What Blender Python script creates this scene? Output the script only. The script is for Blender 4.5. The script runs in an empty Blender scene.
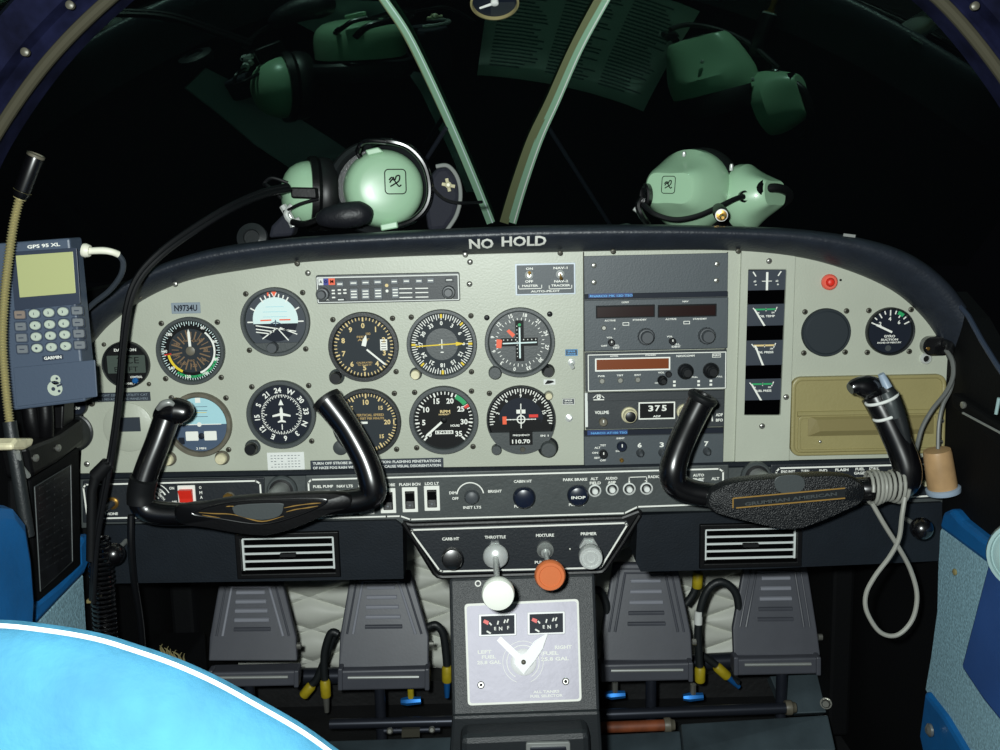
import bpy, math, random
from mathutils import Vector, Matrix
random.seed(7)
C = bpy.context.scene.collection
PI = math.pi
# ------------------------------------------------------------------ camera
CAM = Vector((0.0, -1.18, 0.95))
PITCH, ROLL, F = math.radians(9.5), math.radians(1.3), 1000.0
f_ = Vector((0, math.cos(PITCH), -math.sin(PITCH)))
u0 = Vector((0, math.sin(PITCH), math.cos(PITCH)))
r0 = Vector((1, 0, 0))
r_ = math.cos(ROLL)*r0 - math.sin(ROLL)*u0
u_ = math.sin(ROLL)*r0 + math.cos(ROLL)*u0
cd = bpy.data.cameras.new('camera'); cam = bpy.data.objects.new('camera', cd); C.objects.link(cam)
cd.sensor_width = 36; cd.lens = 36.0; cd.clip_start = 0.02; cd.clip_end = 50
cam.matrix_world = Matrix(((r_.x, u_.x, -f_.x, CAM.x), (r_.y, u_.y, -f_.y, CAM.y), (r_.z, u_.z, -f_.z, CAM.z), (0, 0, 0, 1)))
bpy.context.scene.camera = cam

def ray(px, py): return f_ + r_*((px-500)/F) + u_*((375-py)/F)
def P(px, py, Y=0.0):                      # point of the upright plane at depth Y
    d = ray(px, py); return CAM + d*((Y-CAM.y)/d.y)
def PX(px, py, X):                         # point of a side wall plane
    d = ray(px, py); return CAM + d*((X-CAM.x)/d.x)
def PZ(px, py, Z):
    d = ray(px, py); return CAM + d*((Z-CAM.z)/d.z)
def S(px, py, Y=0.0): return (P(px, py, Y)-CAM).dot(f_)/F
def path(l, Y=None): return [P(a[0], a[1], a[2] if len(a) > 2 else Y) for a in l]

# ------------------------------------------------------------------ materials
def lin(c): c /= 255.0; return c/12.92 if c <= .04045 else ((c+.055)/1.055)**2.4
def mat(name, rgb, rough=.5, metal=0.0, bump=0.0, scale=60.0, var=0.0, spec=.5, coat=0.0, detail=3.0, var2=None, vscale=None):
    m = bpy.data.materials.new(name); m.use_nodes = True
    nt = m.node_tree; b = nt.nodes['Principled BSDF']
    col = tuple(lin(c) for c in rgb)+(1,)
    b.inputs['Base Color'].default_value = col
    b.inputs['Roughness'].default_value = rough; b.inputs['Metallic'].default_value = metal
    b.inputs['Specular IOR Level'].default_value = spec
    b.inputs['Coat Weight'].default_value = coat
    tc = nt.nodes.new('ShaderNodeTexCoord')
    if bump:
        n = nt.nodes.new('ShaderNodeTexNoise'); n.inputs['Scale'].default_value = scale; n.inputs['Detail'].default_value = detail
        nt.links.new(tc.outputs['Object'], n.inputs['Vector'])
        bp = nt.nodes.new('ShaderNodeBump'); bp.inputs['Strength'].default_value = bump; bp.inputs['Distance'].default_value = 0.002
        nt.links.new(n.outputs['Fac'], bp.inputs['Height']); nt.links.new(bp.outputs['Normal'], b.inputs['Normal'])
    if var:
        n2 = nt.nodes.new('ShaderNodeTexNoise'); n2.inputs['Scale'].default_value = vscale or scale*.25; n2.inputs['Detail'].default_value = 4
        nt.links.new(tc.outputs['Object'], n2.inputs['Vector'])
        rp = nt.nodes.new('ShaderNodeValToRGB'); e = rp.color_ramp.elements
        e[0].position = .32; e[1].position = .68
        c0 = tuple(lin(c) for c in var2)+(1,) if var2 else tuple(x*(1-var) for x in col[:3])+(1,)
        e[0].color = c0; e[1].color = col if var2 else tuple(min(1, x*(1+var)) for x in col[:3])+(1,)
        nt.links.new(n2.outputs['Fac'], rp.inputs['Fac']); nt.links.new(rp.outputs['Color'], b.inputs['Base Color'])
    return m
M = dict(
 beige=mat('beige_paint', (177, 181, 166), .42, bump=.12, scale=400, var=.035, vscale=14),
 beige2=mat('beige_plate', (180, 184, 169), .4, bump=.1, scale=400, var=.03, vscale=18),
 tan=mat('tan_plastic', (150, 140, 95), .45, bump=.15, scale=350, var=.04, vscale=20),
 tandark=mat('tan_trim', (134, 123, 82), .4),
 vinyl=mat('black_vinyl', (34, 39, 48), .42, bump=.25, scale=330, var=.12, vscale=60),
 deckm=mat('deck_cloth', (12, 13, 15), .9, bump=.3, scale=300),
 black=mat('black_plastic', (9, 9, 11), .42, bump=.1, scale=300, spec=.3),
 gloss=mat('gloss_black', (7, 7, 10), .27, spec=1.0, coat=.5),
 pad=mat('pebbled_black', (20, 22, 24), .4, bump=.7, scale=650, detail=2),
 dash=mat('dash_plastic', (19, 25, 32), .55, spec=.25, bump=.15, scale=450, var=.1, vscale=40),
 strip=mat('switch_panel_grey', (66, 71, 71), .5, bump=.15, scale=300, var=.12, vscale=35),
 stripd=mat('switch_panel_black', (26, 31, 37), .5, bump=.15, scale=300),
 radio=mat('radio_grey', (70, 77, 82), .5, bump=.1, scale=500, var=.03, vscale=40),
 radiod=mat('radio_dark', (44, 49, 53), .5, bump=.1, scale=500),
 bezel=mat('bezel_grey', (66, 71, 72), .45, bump=.08, scale=400),
 bezeld=mat('bezel_black', (30, 33, 35), .4, bump=.08, scale=400),
 bezelb=mat('bezel_brown', (102, 97, 84), .45, var=.2, vscale=80),
 dial=mat('dial_slate', (44, 50, 55), .6, spec=.2),
 spoke=mat('brown_print', (124, 98, 70), .6),
 dialk=mat('dial_black', (11, 12, 14), .55, spec=.2),
 dialn=mat('dial_navy', (24, 30, 42), .55, spec=.2),
 white=mat('white_print', (240, 240, 232), .6),
 cream=mat('cream_print', (226, 200, 140), .6),
 ochre=mat('ochre_print', (176, 146, 88), .6),
 yellow=mat('yellow_print', (232, 200, 40), .6),
 green=mat('green_print', (34, 160, 96), .6),
 red=mat('red_paint', (225, 45, 30), .45),
 orange=mat('orange_paint', (240, 92, 50), .5),
 orangek=mat('orange_knob', (216, 116, 66), .5, bump=.05),
 sky=mat('sky_blue_dial', (170, 214, 222), .6),
 skyw=mat('sky_white_dial', (216, 236, 234), .6),
 slateb=mat('horizon_ground', (66, 84, 108), .6),
 bluetape=mat('blue_strip', (24, 56, 112), .5),
 bluetxt=mat('blue_text', (96, 168, 226), .6),
 bluem=mat('blue_anodised', (40, 120, 200), .35, metal=.6),
 blueprint=mat('blue_print', (36, 44, 140), .5),
 placard=mat('placard_dark', (44, 52, 62), .5),
 plateblue=mat('plate_edge', (196, 206, 216), .4),
 placardg=mat('placard_grey', (138, 150, 160), .4),
 paper=mat('paper', (226, 228, 224), .8, var=.03, vscale=60),
 chrome=mat('chrome', (222, 225, 222), .3, metal=.4),
 steel=mat('brushed_steel', (160, 163, 160), .4, metal=.4),
 brass=mat('brass', (205, 160, 84), .3, metal=.9),
 gold=mat('gold_thread', (150, 116, 56), .5),
 red_disp=mat('unlit_red_display', (34, 14, 12), .25),
 amb_disp=mat('amber_display', (122, 58, 20), .3),
 lcd=mat('lcd_glass', (178, 182, 130), .35),
 lcdd=mat('dark_lcd', (72, 82, 76), .35),
 gps=mat('handheld_slate', (74, 86, 104), .45, bump=.08, scale=400),
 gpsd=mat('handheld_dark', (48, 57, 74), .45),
 key=mat('pale_key', (182, 192, 178), .6),
 keyg=mat('grey_key', (112, 117, 122), .6),
 keyt=mat('brown_key', (132, 118, 108), .6),
 knobg=mat('knob_grey', (70, 74, 78), .45),
 knobk=mat('knob_black', (20, 22, 25), .35),
 knobblue=mat('knob_blue_black', (22, 30, 48), .3),
 knobw=mat('knob_white', (250, 252, 242), .4),
 mint=mat('mint_shell', (160, 196, 164), .32, coat=.2),
 rubber=mat('black_rubber', (16, 17, 19), .45),
 foam=mat('foam_black', (22, 23, 29), .5, bump=.3, scale=260),
 navyf=mat('dark_navy_cover', (22, 24, 38), .8, bump=.4, scale=200),
 cable=mat('cable_black', (13, 14, 17), .38),
 cordg=mat('cord_mid_grey', (98, 100, 98), .45),
 cableg=mat('cable_grey', (150, 150, 142), .45),
 cabled=mat('cable_dark_grey', (52, 58, 66), .45),
 connw=mat('connector_white', (232, 230, 212), .45),
 cork=mat('tan_plug', (176, 142, 102), .4, bump=.15, scale=90, var=.14, vscale=45),
 paleblue=mat('pale_blue_flange', (150, 166, 184), .4),
 pedalhi=mat('pedal_wear_highlight', (150, 152, 162), .4),  # worn rubber, with the tread highlights put into its pale tone
 paleedge=mat('pale_edge', (205, 210, 208), .4),  # flash glint on the chrome louver edges put into a pale colour
 void=mat('unlit_recess', (3, 3, 4), .9, spec=0),
 facen=mat('meter_face', (44, 52, 64), .55),
 pedal=mat('pedal_grey', (78, 80, 88), .42, bump=.03, scale=300, var=.06, vscale=30),
 hose=mat('hose_black', (28, 32, 34), .45, bump=.2, scale=500),
 hosey=mat('hose_yellow', (178, 158, 30), .5, var=.12, vscale=90),
 quilt=mat('quilt_silver', (214, 216, 206), .5, bump=.1, scale=200, var=.06, vscale=12),
 floorm=mat('floor_dark', (14, 15, 17), .7, bump=.5, scale=120, var=.5, vscale=25),
 floorp=mat('floor_plate', (66, 78, 84), .4, metal=.15, bump=.2, scale=90, var=.3, vscale=14),
 tubem=mat('tube_dark', (46, 50, 60), .35, metal=.5),
 rust=mat('rusty_tube', (120, 62, 34), .6, var=.4, vscale=40),
 seat=mat('blue_vinyl', (52, 108, 134), .8, bump=.35, scale=160, var=.16, vscale=26, spec=.25),
 piping=mat('white_piping', (214, 222, 222), .5),
 bluev=mat('royal_blue_vinyl', (16, 92, 152), .5, bump=.2, scale=160, var=.12, vscale=20),
 navy=mat('navy_pocket', (40, 76, 136), .55, bump=.15, scale=120, var=.08, vscale=14),
 tweed=mat('blue_tweed', (134, 172, 186), .9, bump=.5, scale=420, var=.3, vscale=300),
 wallm=mat('sidewall_dark', (6, 7, 9), .75, bump=.2, scale=200, spec=.15),
 bow=mat('navy_frame_paint', (12, 14, 32), .8, spec=.04, bump=.1, scale=60, var=.5, vscale=45),
 bowrim=mat('seal_rim', (52, 50, 40), .8, spec=.08),
 strut=mat('pale_green_strip', (140, 180, 152), .4),
 strutd=mat('olive_strip', (110, 116, 84), .5),
 console=mat('console_black', (36, 40, 43), .45, bump=.3, scale=800),
 alum=mat('brushed_aluminium', (160, 157, 168), .5, metal=.25, bump=.1, scale=150, var=.04, vscale=30),
 silver=mat('silver_paint', (226, 226, 226), .4),
 screw=mat('screw_dark', (78, 76, 66), .45, metal=.3),
 screwl=mat('screw_bright', (180, 180, 172), .3, metal=.8),
 capw=mat('cream_knob', (212, 204, 170), .4, var=.15, vscale=120),
 gooseb=mat('brass_spiral', (172, 162, 116), .35, metal=.35),
 debris=mat('dry_straw', (150, 140, 96), .9),
 pocketg=mat('dark_text_plate', (18, 19, 22), .4, var=.4, vscale=60),
 cased=mat('reflection_case_grey', (150, 156, 160), .6),  # lightened so the added case shows in the windscreen
 clothr=mat('reflection_cloth', (170, 184, 186), .9, bump=.3, scale=80, var=.3, vscale=30),  # pale tone for the added cloth, so its reflection reads
 pale=mat('pale_clear_plastic', (150, 176, 176), .25),
)
# windscreen: see-through, with the green-tinted mirror image plexiglass gives
g = bpy.data.materials.new('windscreen_plexiglass'); g.use_nodes = True; nt = g.node_tree
for n in list(nt.nodes): nt.nodes.remove(n)
o_ = nt.nodes.new('ShaderNodeOutputMaterial'); mx = nt.nodes.new('ShaderNodeMixShader'); mx.inputs[0].default_value = WS_REFL = .18
tr = nt.nodes.new('ShaderNodeBsdfTransparent'); tr.inputs[0].default_value = (.9, .96, .93, 1)
gl = nt.nodes.new('ShaderNodeBsdfGlossy'); gl.inputs['Color'].default_value = (.55, .95, .78, 1); gl.inputs['Roughness'].default_value = 0.012
nt.links.new(tr.outputs[0], mx.inputs[1]); nt.links.new(gl.outputs[0], mx.inputs[2]); nt.links.new(mx.outputs[0], o_.inputs[0])
M['glass'] = g

# ------------------------------------------------------------------ mesh builder
_tc = {}
def text_mesh(s, bold):
    k = (s, bold)
    if k not in _tc:
        cu = bpy.data.curves.new('t', 'FONT'); cu.body = s; cu.size = 1; cu.resolution_u = 2; cu.offset = .03 if bold else 0.0
        o = bpy.data.objects.new('t', cu); C.objects.link(o)
        dg = bpy.context.evaluated_depsgraph_get()
        me = bpy.data.meshes.new_from_object(o.evaluated_get(dg))
        v = [(p.co.x, p.co.y) for p in me.vertices]; f = [tuple(p.vertices) for p in me.polygons]
        bpy.data.objects.remove(o); bpy.data.curves.remove(cu); bpy.data.meshes.remove(me)
        _tc[k] = (v, f)
    return _tc[k]

def smooth(pts, n=8, closed=False):
    pts = [Vector(p) for p in pts]; out = []; N = len(pts)
    rng = range(N) if closed else range(N-1)
    for i in rng:
        g_ = (lambda k: pts[k % N]) if closed else (lambda k: pts[max(0, min(N-1, k))])
        a, b, c, d = g_(i-1), g_(i), g_(i+1), g_(i+2)
        for j in range(n):
            t = j/n
            out.append(.5*((2*b)+(c-a)*t+(2*a-5*b+4*c-d)*t*t+(3*b-a-3*c+d)*t**3))
    if not closed: out.append(pts[-1])
    return out

class MB:
    def __init__(s, o=(0, 0, 0), k=1.0, rot=0.0):
        s.v, s.f, s.m, s.mi, s.o, s.k, s.mats, s.rot = [], [], [], 0, Vector(o), k, [], rot
    def use(s, name):
        if name not in s.mats: s.mats.append(name)
        s.mi = s.mats.index(name); return s
    def add(s, vs, fs):
        b = len(s.v); s.v += [Vector(x) for x in vs]
        for f in fs: s.f.append([i+b for i in f]); s.m.append(s.mi)
        return s
    # ---- art on an upright face (x right, z up in px*k, out = metres towards the cabin)
    def pt(s, x, z, out):
        if s.rot: c, n = math.cos(s.rot), math.sin(s.rot); x, z = x*c+z*n, -x*n+z*c
        return Vector((s.o.x+x*s.k, s.o.y-out, s.o.z+z*s.k))
    def poly(s, p, out):
        a = sum(p[i][0]*p[(i+1) % len(p)][1]-p[(i+1) % len(p)][0]*p[i][1] for i in range(len(p)))
        if a < 0: p = p[::-1]
        return s.add([s.pt(x, z, out) for x, z in p], [list(range(len(p)))])
    def bar(s, x0, z0, x1, z1, w, out):
        L = math.hypot(x1-x0, z1-z0) or 1e-9; nx, nz = -(z1-z0)/L*w/2, (x1-x0)/L*w/2
        return s.poly([(x0+nx, z0+nz), (x1+nx, z1+nz), (x1-nx, z1-nz), (x0-nx, z0-nz)], out)
    def rect(s, x0, z0, x1, z1, out): return s.poly([(x0, z0), (x1, z0), (x1, z1), (x0, z1)], out)
    def frame(s, x0, z0, x1, z1, w, out, rad=0):
        a = rrect(x0, z0, x1, z1, max(.01, rad)); b = rrect(x0+w, z0+w, x1-w, z1-w, max(.01, rad-w)); n = len(a)
        return s.add([s.pt(x, z, out) for x, z in a+b], [[i, (i+1) % n, n+(i+1) % n, n+i] for i in range(n)])
    def tick(s, a, ra, rb, w, out):
        a = math.radians(a); return s.bar(ra*math.sin(a), ra*math.cos(a), rb*math.sin(a), rb*math.cos(a), w, out)
    def arc(s, ra, rb, a0, a1, out, n=24, x=0, z=0):
        p = [(x+ra*math.sin(math.radians(a0+(a1-a0)*i/n)), z+ra*math.cos(math.radians(a0+(a1-a0)*i/n))) for i in range(n+1)]
        q = [(x+rb*math.sin(math.radians(a0+(a1-a0)*i/n)), z+rb*math.cos(math.radians(a0+(a1-a0)*i/n))) for i in range(n+1)]
        vs = [s.pt(a, b, out) for a, b in p+q]
        return s.add(vs, [[i, i+1, n+2+i, n+1+i] if rb < ra else [n+1+i, n+2+i, i+1, i] for i in range(n)])
    def disc(s, x, z, r, out, n=40): return s.poly([(x+r*math.cos(2*PI*i/n), z+r*math.sin(2*PI*i/n)) for i in range(n)], out)
    def turned(s, prof, x=0, z=0, n=40, cap=True):        # prof: (radius px, out m) from back to front
        vs = []; fs = []
        for r, o in prof: vs += [s.pt(x+r*math.cos(2*PI*i/n), z+r*math.sin(2*PI*i/n), o) for i in range(n)]
        for j in range(len(prof)-1):
            for i in range(n): fs.append([j*n+i, j*n+(i+1) % n, (j+1)*n+(i+1) % n, (j+1)*n+i])
        if cap:
            fs.append([i for i in range(n)][::-1]); fs.append([(len(prof)-1)*n+i for i in range(n)])
        return s.add(vs, fs)
    def slab(s, p, o0, o1, ch=0.0):                        # outline p (px) from out=o0 to out=o1, ch = chamfer px
        a = sum(p[i][0]*p[(i+1) % len(p)][1]-p[(i+1) % len(p)][0]*p[i][1] for i in range(len(p)))
        if a < 0: p = p[::-1]
        n = len(p); rings = [(p, o0)]
        if ch: rings += [(p, o1-ch*s.k), (inset(p, ch), o1)]
        else: rings += [(p, o1)]
        vs = []; fs = []
        for q, o in rings: vs += [s.pt(x, z, o) for x, z in q]
        for j in range(len(rings)-1):
            for i in range(n): fs.append([j*n+i, j*n+(i+1) % n, (j+1)*n+(i+1) % n, (j+1)*n+i])
        fs.append(list(range(n))[::-1]); fs.append([(len(rings)-1)*n+i for i in range(n)])
        return s.add(vs, fs)
    def rbox(s, x0, z0, x1, z1, o0, o1, rad=1.0, ch=0.4): return s.slab(rrect(x0, z0, x1, z1, rad), o0, o1, ch)
    def text(s, t, x, z, h, out, w=None, rot=0.0, bold=True, align='c'):
        v, f = text_mesh(t, bold)
        if not v: return s
        x0 = min(a for a, b in v); x1 = max(a for a, b in v); y0 = min(b for a, b in v); y1 = max(b for a, b in v)
        k = h/(y1-y0); kx = (w/(x1-x0)) if w else k
        cx = {'c': (x0+x1)/2, 'l': x0, 'r': x1}[align]; cy = (y0+y1)/2; cr, sr = math.cos(math.radians(rot)), math.sin(math.radians(rot))
        vs = []
        for a, b in v:
            a, b = (a-cx)*kx, (b-cy)*k; vs.append(s.pt(x+a*cr+b*sr, z-a*sr+b*cr, out))
        return s.add(vs, f)
    # ---- free solids in world space
    def tube(s, pts, r, n=12, cap=True, flat=1.0, up=None):
        pts = [Vector(p) for p in pts]; N = len(pts); R = r if isinstance(r, (list, tuple)) else [r]*N
        if len(R) != N: R = [R[min(len(R)-1, int(i*(len(R)-1)/(N-1)))]*(1-((i*(len(R)-1)/(N-1)) % 1))+R[min(len(R)-1, int(i*(len(R)-1)/(N-1))+1)]*((i*(len(R)-1)/(N-1)) % 1) for i in range(N)]
        T = [(pts[min(i+1, N-1)]-pts[max(i-1, 0)]).normalized() for i in range(N)]
        u = Vector(up) if up else (Vector((0, 0, 1)) if abs(T[0].z) < .9 else Vector((0, 1, 0)))
        u = (u-T[0]*u.dot(T[0])).normalized(); vs = []; fs = []
        for i in range(N):
            if up: u = Vector(up)
            u = (u-T[i]*u.dot(T[i])).normalized(); w = T[i].cross(u)
            for j in range(n):
                a = 2*PI*j/n; vs.append(pts[i]+(u*math.cos(a)*flat+w*math.sin(a))*R[i])
        for i in range(N-1):
            for j in range(n): fs.append([i*n+j, i*n+(j+1) % n, (i+1)*n+(j+1) % n, (i+1)*n+j])
        if cap: fs.append(list(range(n))[::-1]); fs.append([(N-1)*n+j for j in range(n)])
        return s.add(vs, fs)
    def lathe(s, c, axis, prof, n=36, up=None, sx=1.0, sy=1.0, cap=True):   # prof: (r, h) along axis
        c = Vector(c); ax = Vector(axis).normalized(); u = Vector(up) if up else (Vector((0, 0, 1)) if abs(ax.z) < .9 else Vector((1, 0, 0)))
        u = (u-ax*u.dot(ax)).normalized(); w = u.cross(ax); vs = []; fs = []
        # u up, w right when looking against axis
        for r, h in prof:
            for j in range(n):
                a = 2*PI*j/n; vs.append(c+ax*h+(w*math.cos(a)*sx+u*math.sin(a)*sy)*r)
        for i in range(len(prof)-1):
            for j in range(n): fs.append([i*n+j, i*n+(j+1) % n, (i+1)*n+(j+1) % n, (i+1)*n+j])
        if cap: fs.append(list(range(n))[::-1]); fs.append([(len(prof)-1)*n+j for j in range(n)])
        return s.add(vs, fs)
    def prism(s, loop, vec):                                # loop of points extruded by vec
        loop = [Vector(p) for p in loop]; vec = Vector(vec); n = len(loop)
        nn = Vector((0, 0, 0))
        for i in range(n): nn += loop[i].cross(loop[(i+1) % n])
        if nn.dot(vec) < 0: loop = loop[::-1]
        vs = loop+[p+vec for p in loop]
        return s.add(vs, [list(range(n))[::-1], [n+i for i in range(n)]]+[[i, (i+1) % n, n+(i+1) % n, n+i] for i in range(n)])
    def box(s, c, sz):
        c = Vector(c); a, b, d = (q/2 for q in sz)
        return s.prism([c+Vector((-a, -b, -d)), c+Vector((a, -b, -d)), c+Vector((a, b, -d)), c+Vector((-a, b, -d))], (0, 0, 2*d))
    def grid(s, rows, closed=False):
        nr, nc = len(rows), len(rows[0]); fs = []
        for i in range(nr-1):
            for j in range(nc if closed else nc-1): fs.append([i*nc+j, i*nc+(j+1) % nc, (i+1)*nc+(j+1) % nc, (i+1)*nc+j])
        return s.add([p for r in rows for p in r], fs)
    def build(s, name, m=None, parent=None, base=None, smooth_=True, angle=35, bevel=0, seg=2, fix=False):
        me = bpy.data.meshes.new(name)
        L = Vector(parent['_w']) if parent is not None else (Vector(base) if base is not None else (sum(s.v, Vector())/max(1, len(s.v))))
        me.from_pydata([tuple(v-L) for v in s.v], [], s.f)
        assert max(max(f) for f in s.f) < len(s.v), name
        me.validate()
        ml = s.mats or [m]
        for q in ml: me.materials.append(M[q])
        for p, i in zip(me.polygons, s.m): p.material_index = i
        if fix:
            import bmesh
            bm = bmesh.new(); bm.from_mesh(me); bmesh.ops.recalc_face_normals(bm, faces=bm.faces); bm.to_mesh(me); bm.free()
        if smooth_:
            me.polygons.foreach_set('use_smooth', [True]*len(me.polygons)); me.set_sharp_from_angle(angle=math.radians(angle))
        me.update()
        o = bpy.data.objects.new(name, me); C.objects.link(o)
        if parent is not None:
            o.parent = parent
            o.location = (0, 0, 0)
        else: o.location = L
        o['_w'] = tuple(L)
        if bevel:
            b = o.modifiers.new('bevel', 'BEVEL'); b.width = bevel; b.segments = seg; b.limit_method = 'ANGLE'; b.angle_limit = math.radians(40)
        return o
def W(o): return Vector(o['_w'])
def rrect(x0, z0, x1, z1, r, n=4):
    x0, x1 = min(x0, x1), max(x0, x1); z0, z1 = min(z0, z1), max(z0, z1)
    if r <= 0: return [(x0, z0), (x1, z0), (x1, z1), (x0, z1)]
    r = min(r, (x1-x0)/2*.99, (z1-z0)/2*.99); p = []
    for cx, cz, a0 in ((x1-r, z0+r, -90), (x1-r, z1-r, 0), (x0+r, z1-r, 90), (x0+r, z0+r, 180)):
        for i in range(n+1): a = math.radians(a0+90*i/n); p.append((cx+r*math.cos(a), cz+r*math.sin(a)))
    return p
def inset(p, d):
    n = len(p); out = []
    for i in range(n):
        a, b, c = Vector(p[i-1]), Vector(p[i]), Vector(p[(i+1) % n])
        e1 = (b-a); e2 = (c-b)
        if e1.length < 1e-9: e1 = e2
        if e2.length < 1e-9: e2 = e1
        n1 = Vector((-e1.y, e1.x)).normalized(); n2 = Vector((-e2.y, e2.x)).normalized()
        m = (n1+n2); L = m.length
        m = m/L if L > 1e-6 else n1
        out.append(tuple(b+m*(d/max(.4, m.dot(n1)))))
    return out
def tag(o, label=None, cat=None, group=None, kind=None):
    if label: o['label'] = label
    if cat: o['category'] = cat
    if group: o['group'] = group
    if kind: o['kind'] = kind
    return o
def thing(name, label, cat, loc, group=None):
    o = bpy.data.objects.new(name, None); C.objects.link(o); o.empty_display_size = .02
    o.location = loc; o['_w'] = tuple(loc); return tag(o, label, cat, group)
def px_art(px, py, Y=0.0): return dict(o=P(px, py, Y), k=S(px, py, Y))
# ================================================================== instrument panel
PT = 0.0                                           # panel face depth
pan = thing('instrument_panel', 'beige painted metal instrument panel that carries all the round gauges and radios', 'panel', P(500, 465))
out_px = [(80, 478), (84, 410), (92, 335), (108, 312), (140, 292), (180, 274), (240, 258), (320, 250), (420, 245), (583, 240), (740, 238), (800, 245), (860, 262), (905, 285), (935, 313), (950, 345), (955, 390), (952, 462), (770, 466), (583, 470)]
m = MB()
m.prism([P(x, y, PT) for x, y in out_px], (0, .012, 0)); m.build('face_sheet', 'beige', pan)
# separate riveted plate around the engine gauges, with the tall cut-out
def ring_plate(name, outer, inner, out, th, material, parent):
    m = MB(); a = [P(x, y)-Vector((0, out, 0)) for x, y in outer]; b = [P(x, y)-Vector((0, out, 0)) for x, y in inner]
    d = Vector((0, th, 0)); n = len(a)
    vs = a+b+[q+d for q in a]+[q+d for q in b]; fs = []
    for i in range(n):
        j = (i+1) % n
        fs += [[i, n+i, n+j, j], [i, j, 2*n+j, 2*n+i], [n+i, 3*n+i, 3*n+j, n+j]]
    m.add(vs, fs); return m.build(name, material, parent, fix=True, smooth_=False, bevel=min(.0018, th*.3))
ring_plate('gauge_plate', [(741, 240), (795, 241), (788, 464), (734, 465)], [(747.5, 269.5), (785.5, 269.5), (779.5, 414.5), (743.5, 414.5)], .0045, .0045, 'beige2', pan)
m = MB(); m.prism([P(x, y)-Vector((0, .0003, 0)) for x, y in [(746, 268), (787, 268), (781, 416), (742, 416)]], (0, .0002, 0)); m.build('cutout_backing', 'void', pan)
# seams
m = MB()
for x0, y0, x1, y1 in ((583.5, 252, 584.5, 466), (727.5, 252, 722.5, 464)):
    m.tube([P(x0, y0, -.0005), P(x1, y1, -.0005)], .0008, 6)
m.build('seam', 'screw', pan)
def screw_at(parent, x, y, r=3.0, Y=0.0, mt='screw', name='screw', slot=True):
    a = px_art(x, y, Y); m = MB(**a)
    m.use(mt); m.turned([(r, 0), (r, .0008), (r*.75, .0018), (r*.3, .0022)], n=14)
    if slot: m.use('dialk'); m.rect(-r*.55, -r*.12, r*.55, r*.12, .0023)
    return m.build(name, None, parent)
for x, y in ((470, 262), (469.5, 284), (308, 273), (769, 261), (762, 426), (786, 397), (67+19, 443), (87, 464)):
    screw_at(pan, x, y, 3.0, -.0045 if 735 < x < 790 else 0, 'screwl')
for x, y in ((789, 397), (789, 434)): screw_at(pan, x, y, 2, 0, 'screw')
# placards
m = MB(**px_art(186, 308)); m.rbox(-14.5, -5.5, 14.5, 5.5, 0, .0008, .6, .2); pl = m.build('registration_placard', 'placardg', pan)
m = MB(**px_art(186, 308)); m.text('N9734U', 0, 0, 6.6, .0011, 23); m.build('lettering', 'dialn', pl)
m = MB(**px_art(117.5, 397)); m.rbox(-33, -4.6, 33, 4.6, 0, .0006, .5, .2); pl = m.build('limit_placard', 'placard', pan)
m = MB(**px_art(117.5, 397)); m.text('MAX WEIGHT 2200 LBS UTILITY CAT', 0, 2, 2.2, .0009, 61, bold=False); m.text('VA 112 KTS NO ACROBATIC MANEUVERS', 0, -2, 2.2, .0009, 61, bold=False); m.build('lettering', 'placardg', pl)
m = MB(**px_art(377, 464.2)); m.rbox(-66.5, -5.3, 66.5, 5.3, 0, .0006, .5, .2); pl = m.build('strobe_placard', 'placard', pan)
m = MB(**px_art(377, 464.2)); m.text('TURN OFF STROBE IN CLOUDS. CAUTION: FLASHING PENETRATIONS', 0, 2.3, 2.7, .0009, 128); m.text('OF HAZE FOG RAIN WITH STROBES MAY CAUSE VISUAL DISORIENTATION', 0, -2.3, 2.7, .0009, 128); m.build('lettering', 'paper', pl)
m = MB(**px_art(286, 461)); m.rbox(-18.5, -9, 18.5, 9, 0, .0007, .4, .1); pl = m.build('correction_card', 'paper', pan)
m = MB(**px_art(286, 461))
for r in range(5):
    for q in range(9):
        if random.random() < .8: m.rect(-15+q*3.4, 5.4-r*2.9, -13+q*3.4, 6.1-r*2.9, .0009)
m.build('card_marks', 'keyg', pl)
for x, y, t in ((571.5, 352.5, 'NAV'), (568.5, 401.5, 'COM')):
    m = MB(**px_art(x, y)); m.rbox(-6.2, -3.3, 6.2, 3.3, 0, .0008, .5, .2); pl = m.build('switch_placard', 'placard', pan)
    m = MB(**px_art(x, y)); m.use('white' if t == 'COM' else 'bluetxt'); m.frame(-6, -3.1, 6, 3.1, .5, .001); m.text('SPKR', 0, 1.2, 1.6, .001, 8); m.text('PHONE' if t == 'NAV' else 'INTCOM', 0, -1.2, 1.6, .001, 8); m.build('lettering', None, pl)
m = MB(**px_art(549.5, 382)); m.rbox(-6, -2.8, 6, 2.8, 0, .0008, .3, .2); pl = m.build('arrow_placard', 'paper', pan)
m = MB(**px_art(549.5, 382)); m.poly([(-5, -2), (-2, 2), (3, 1.5), (5, 0), (0, -1.6)], .0011); m.build('mark', 'dialk', pl)
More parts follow.
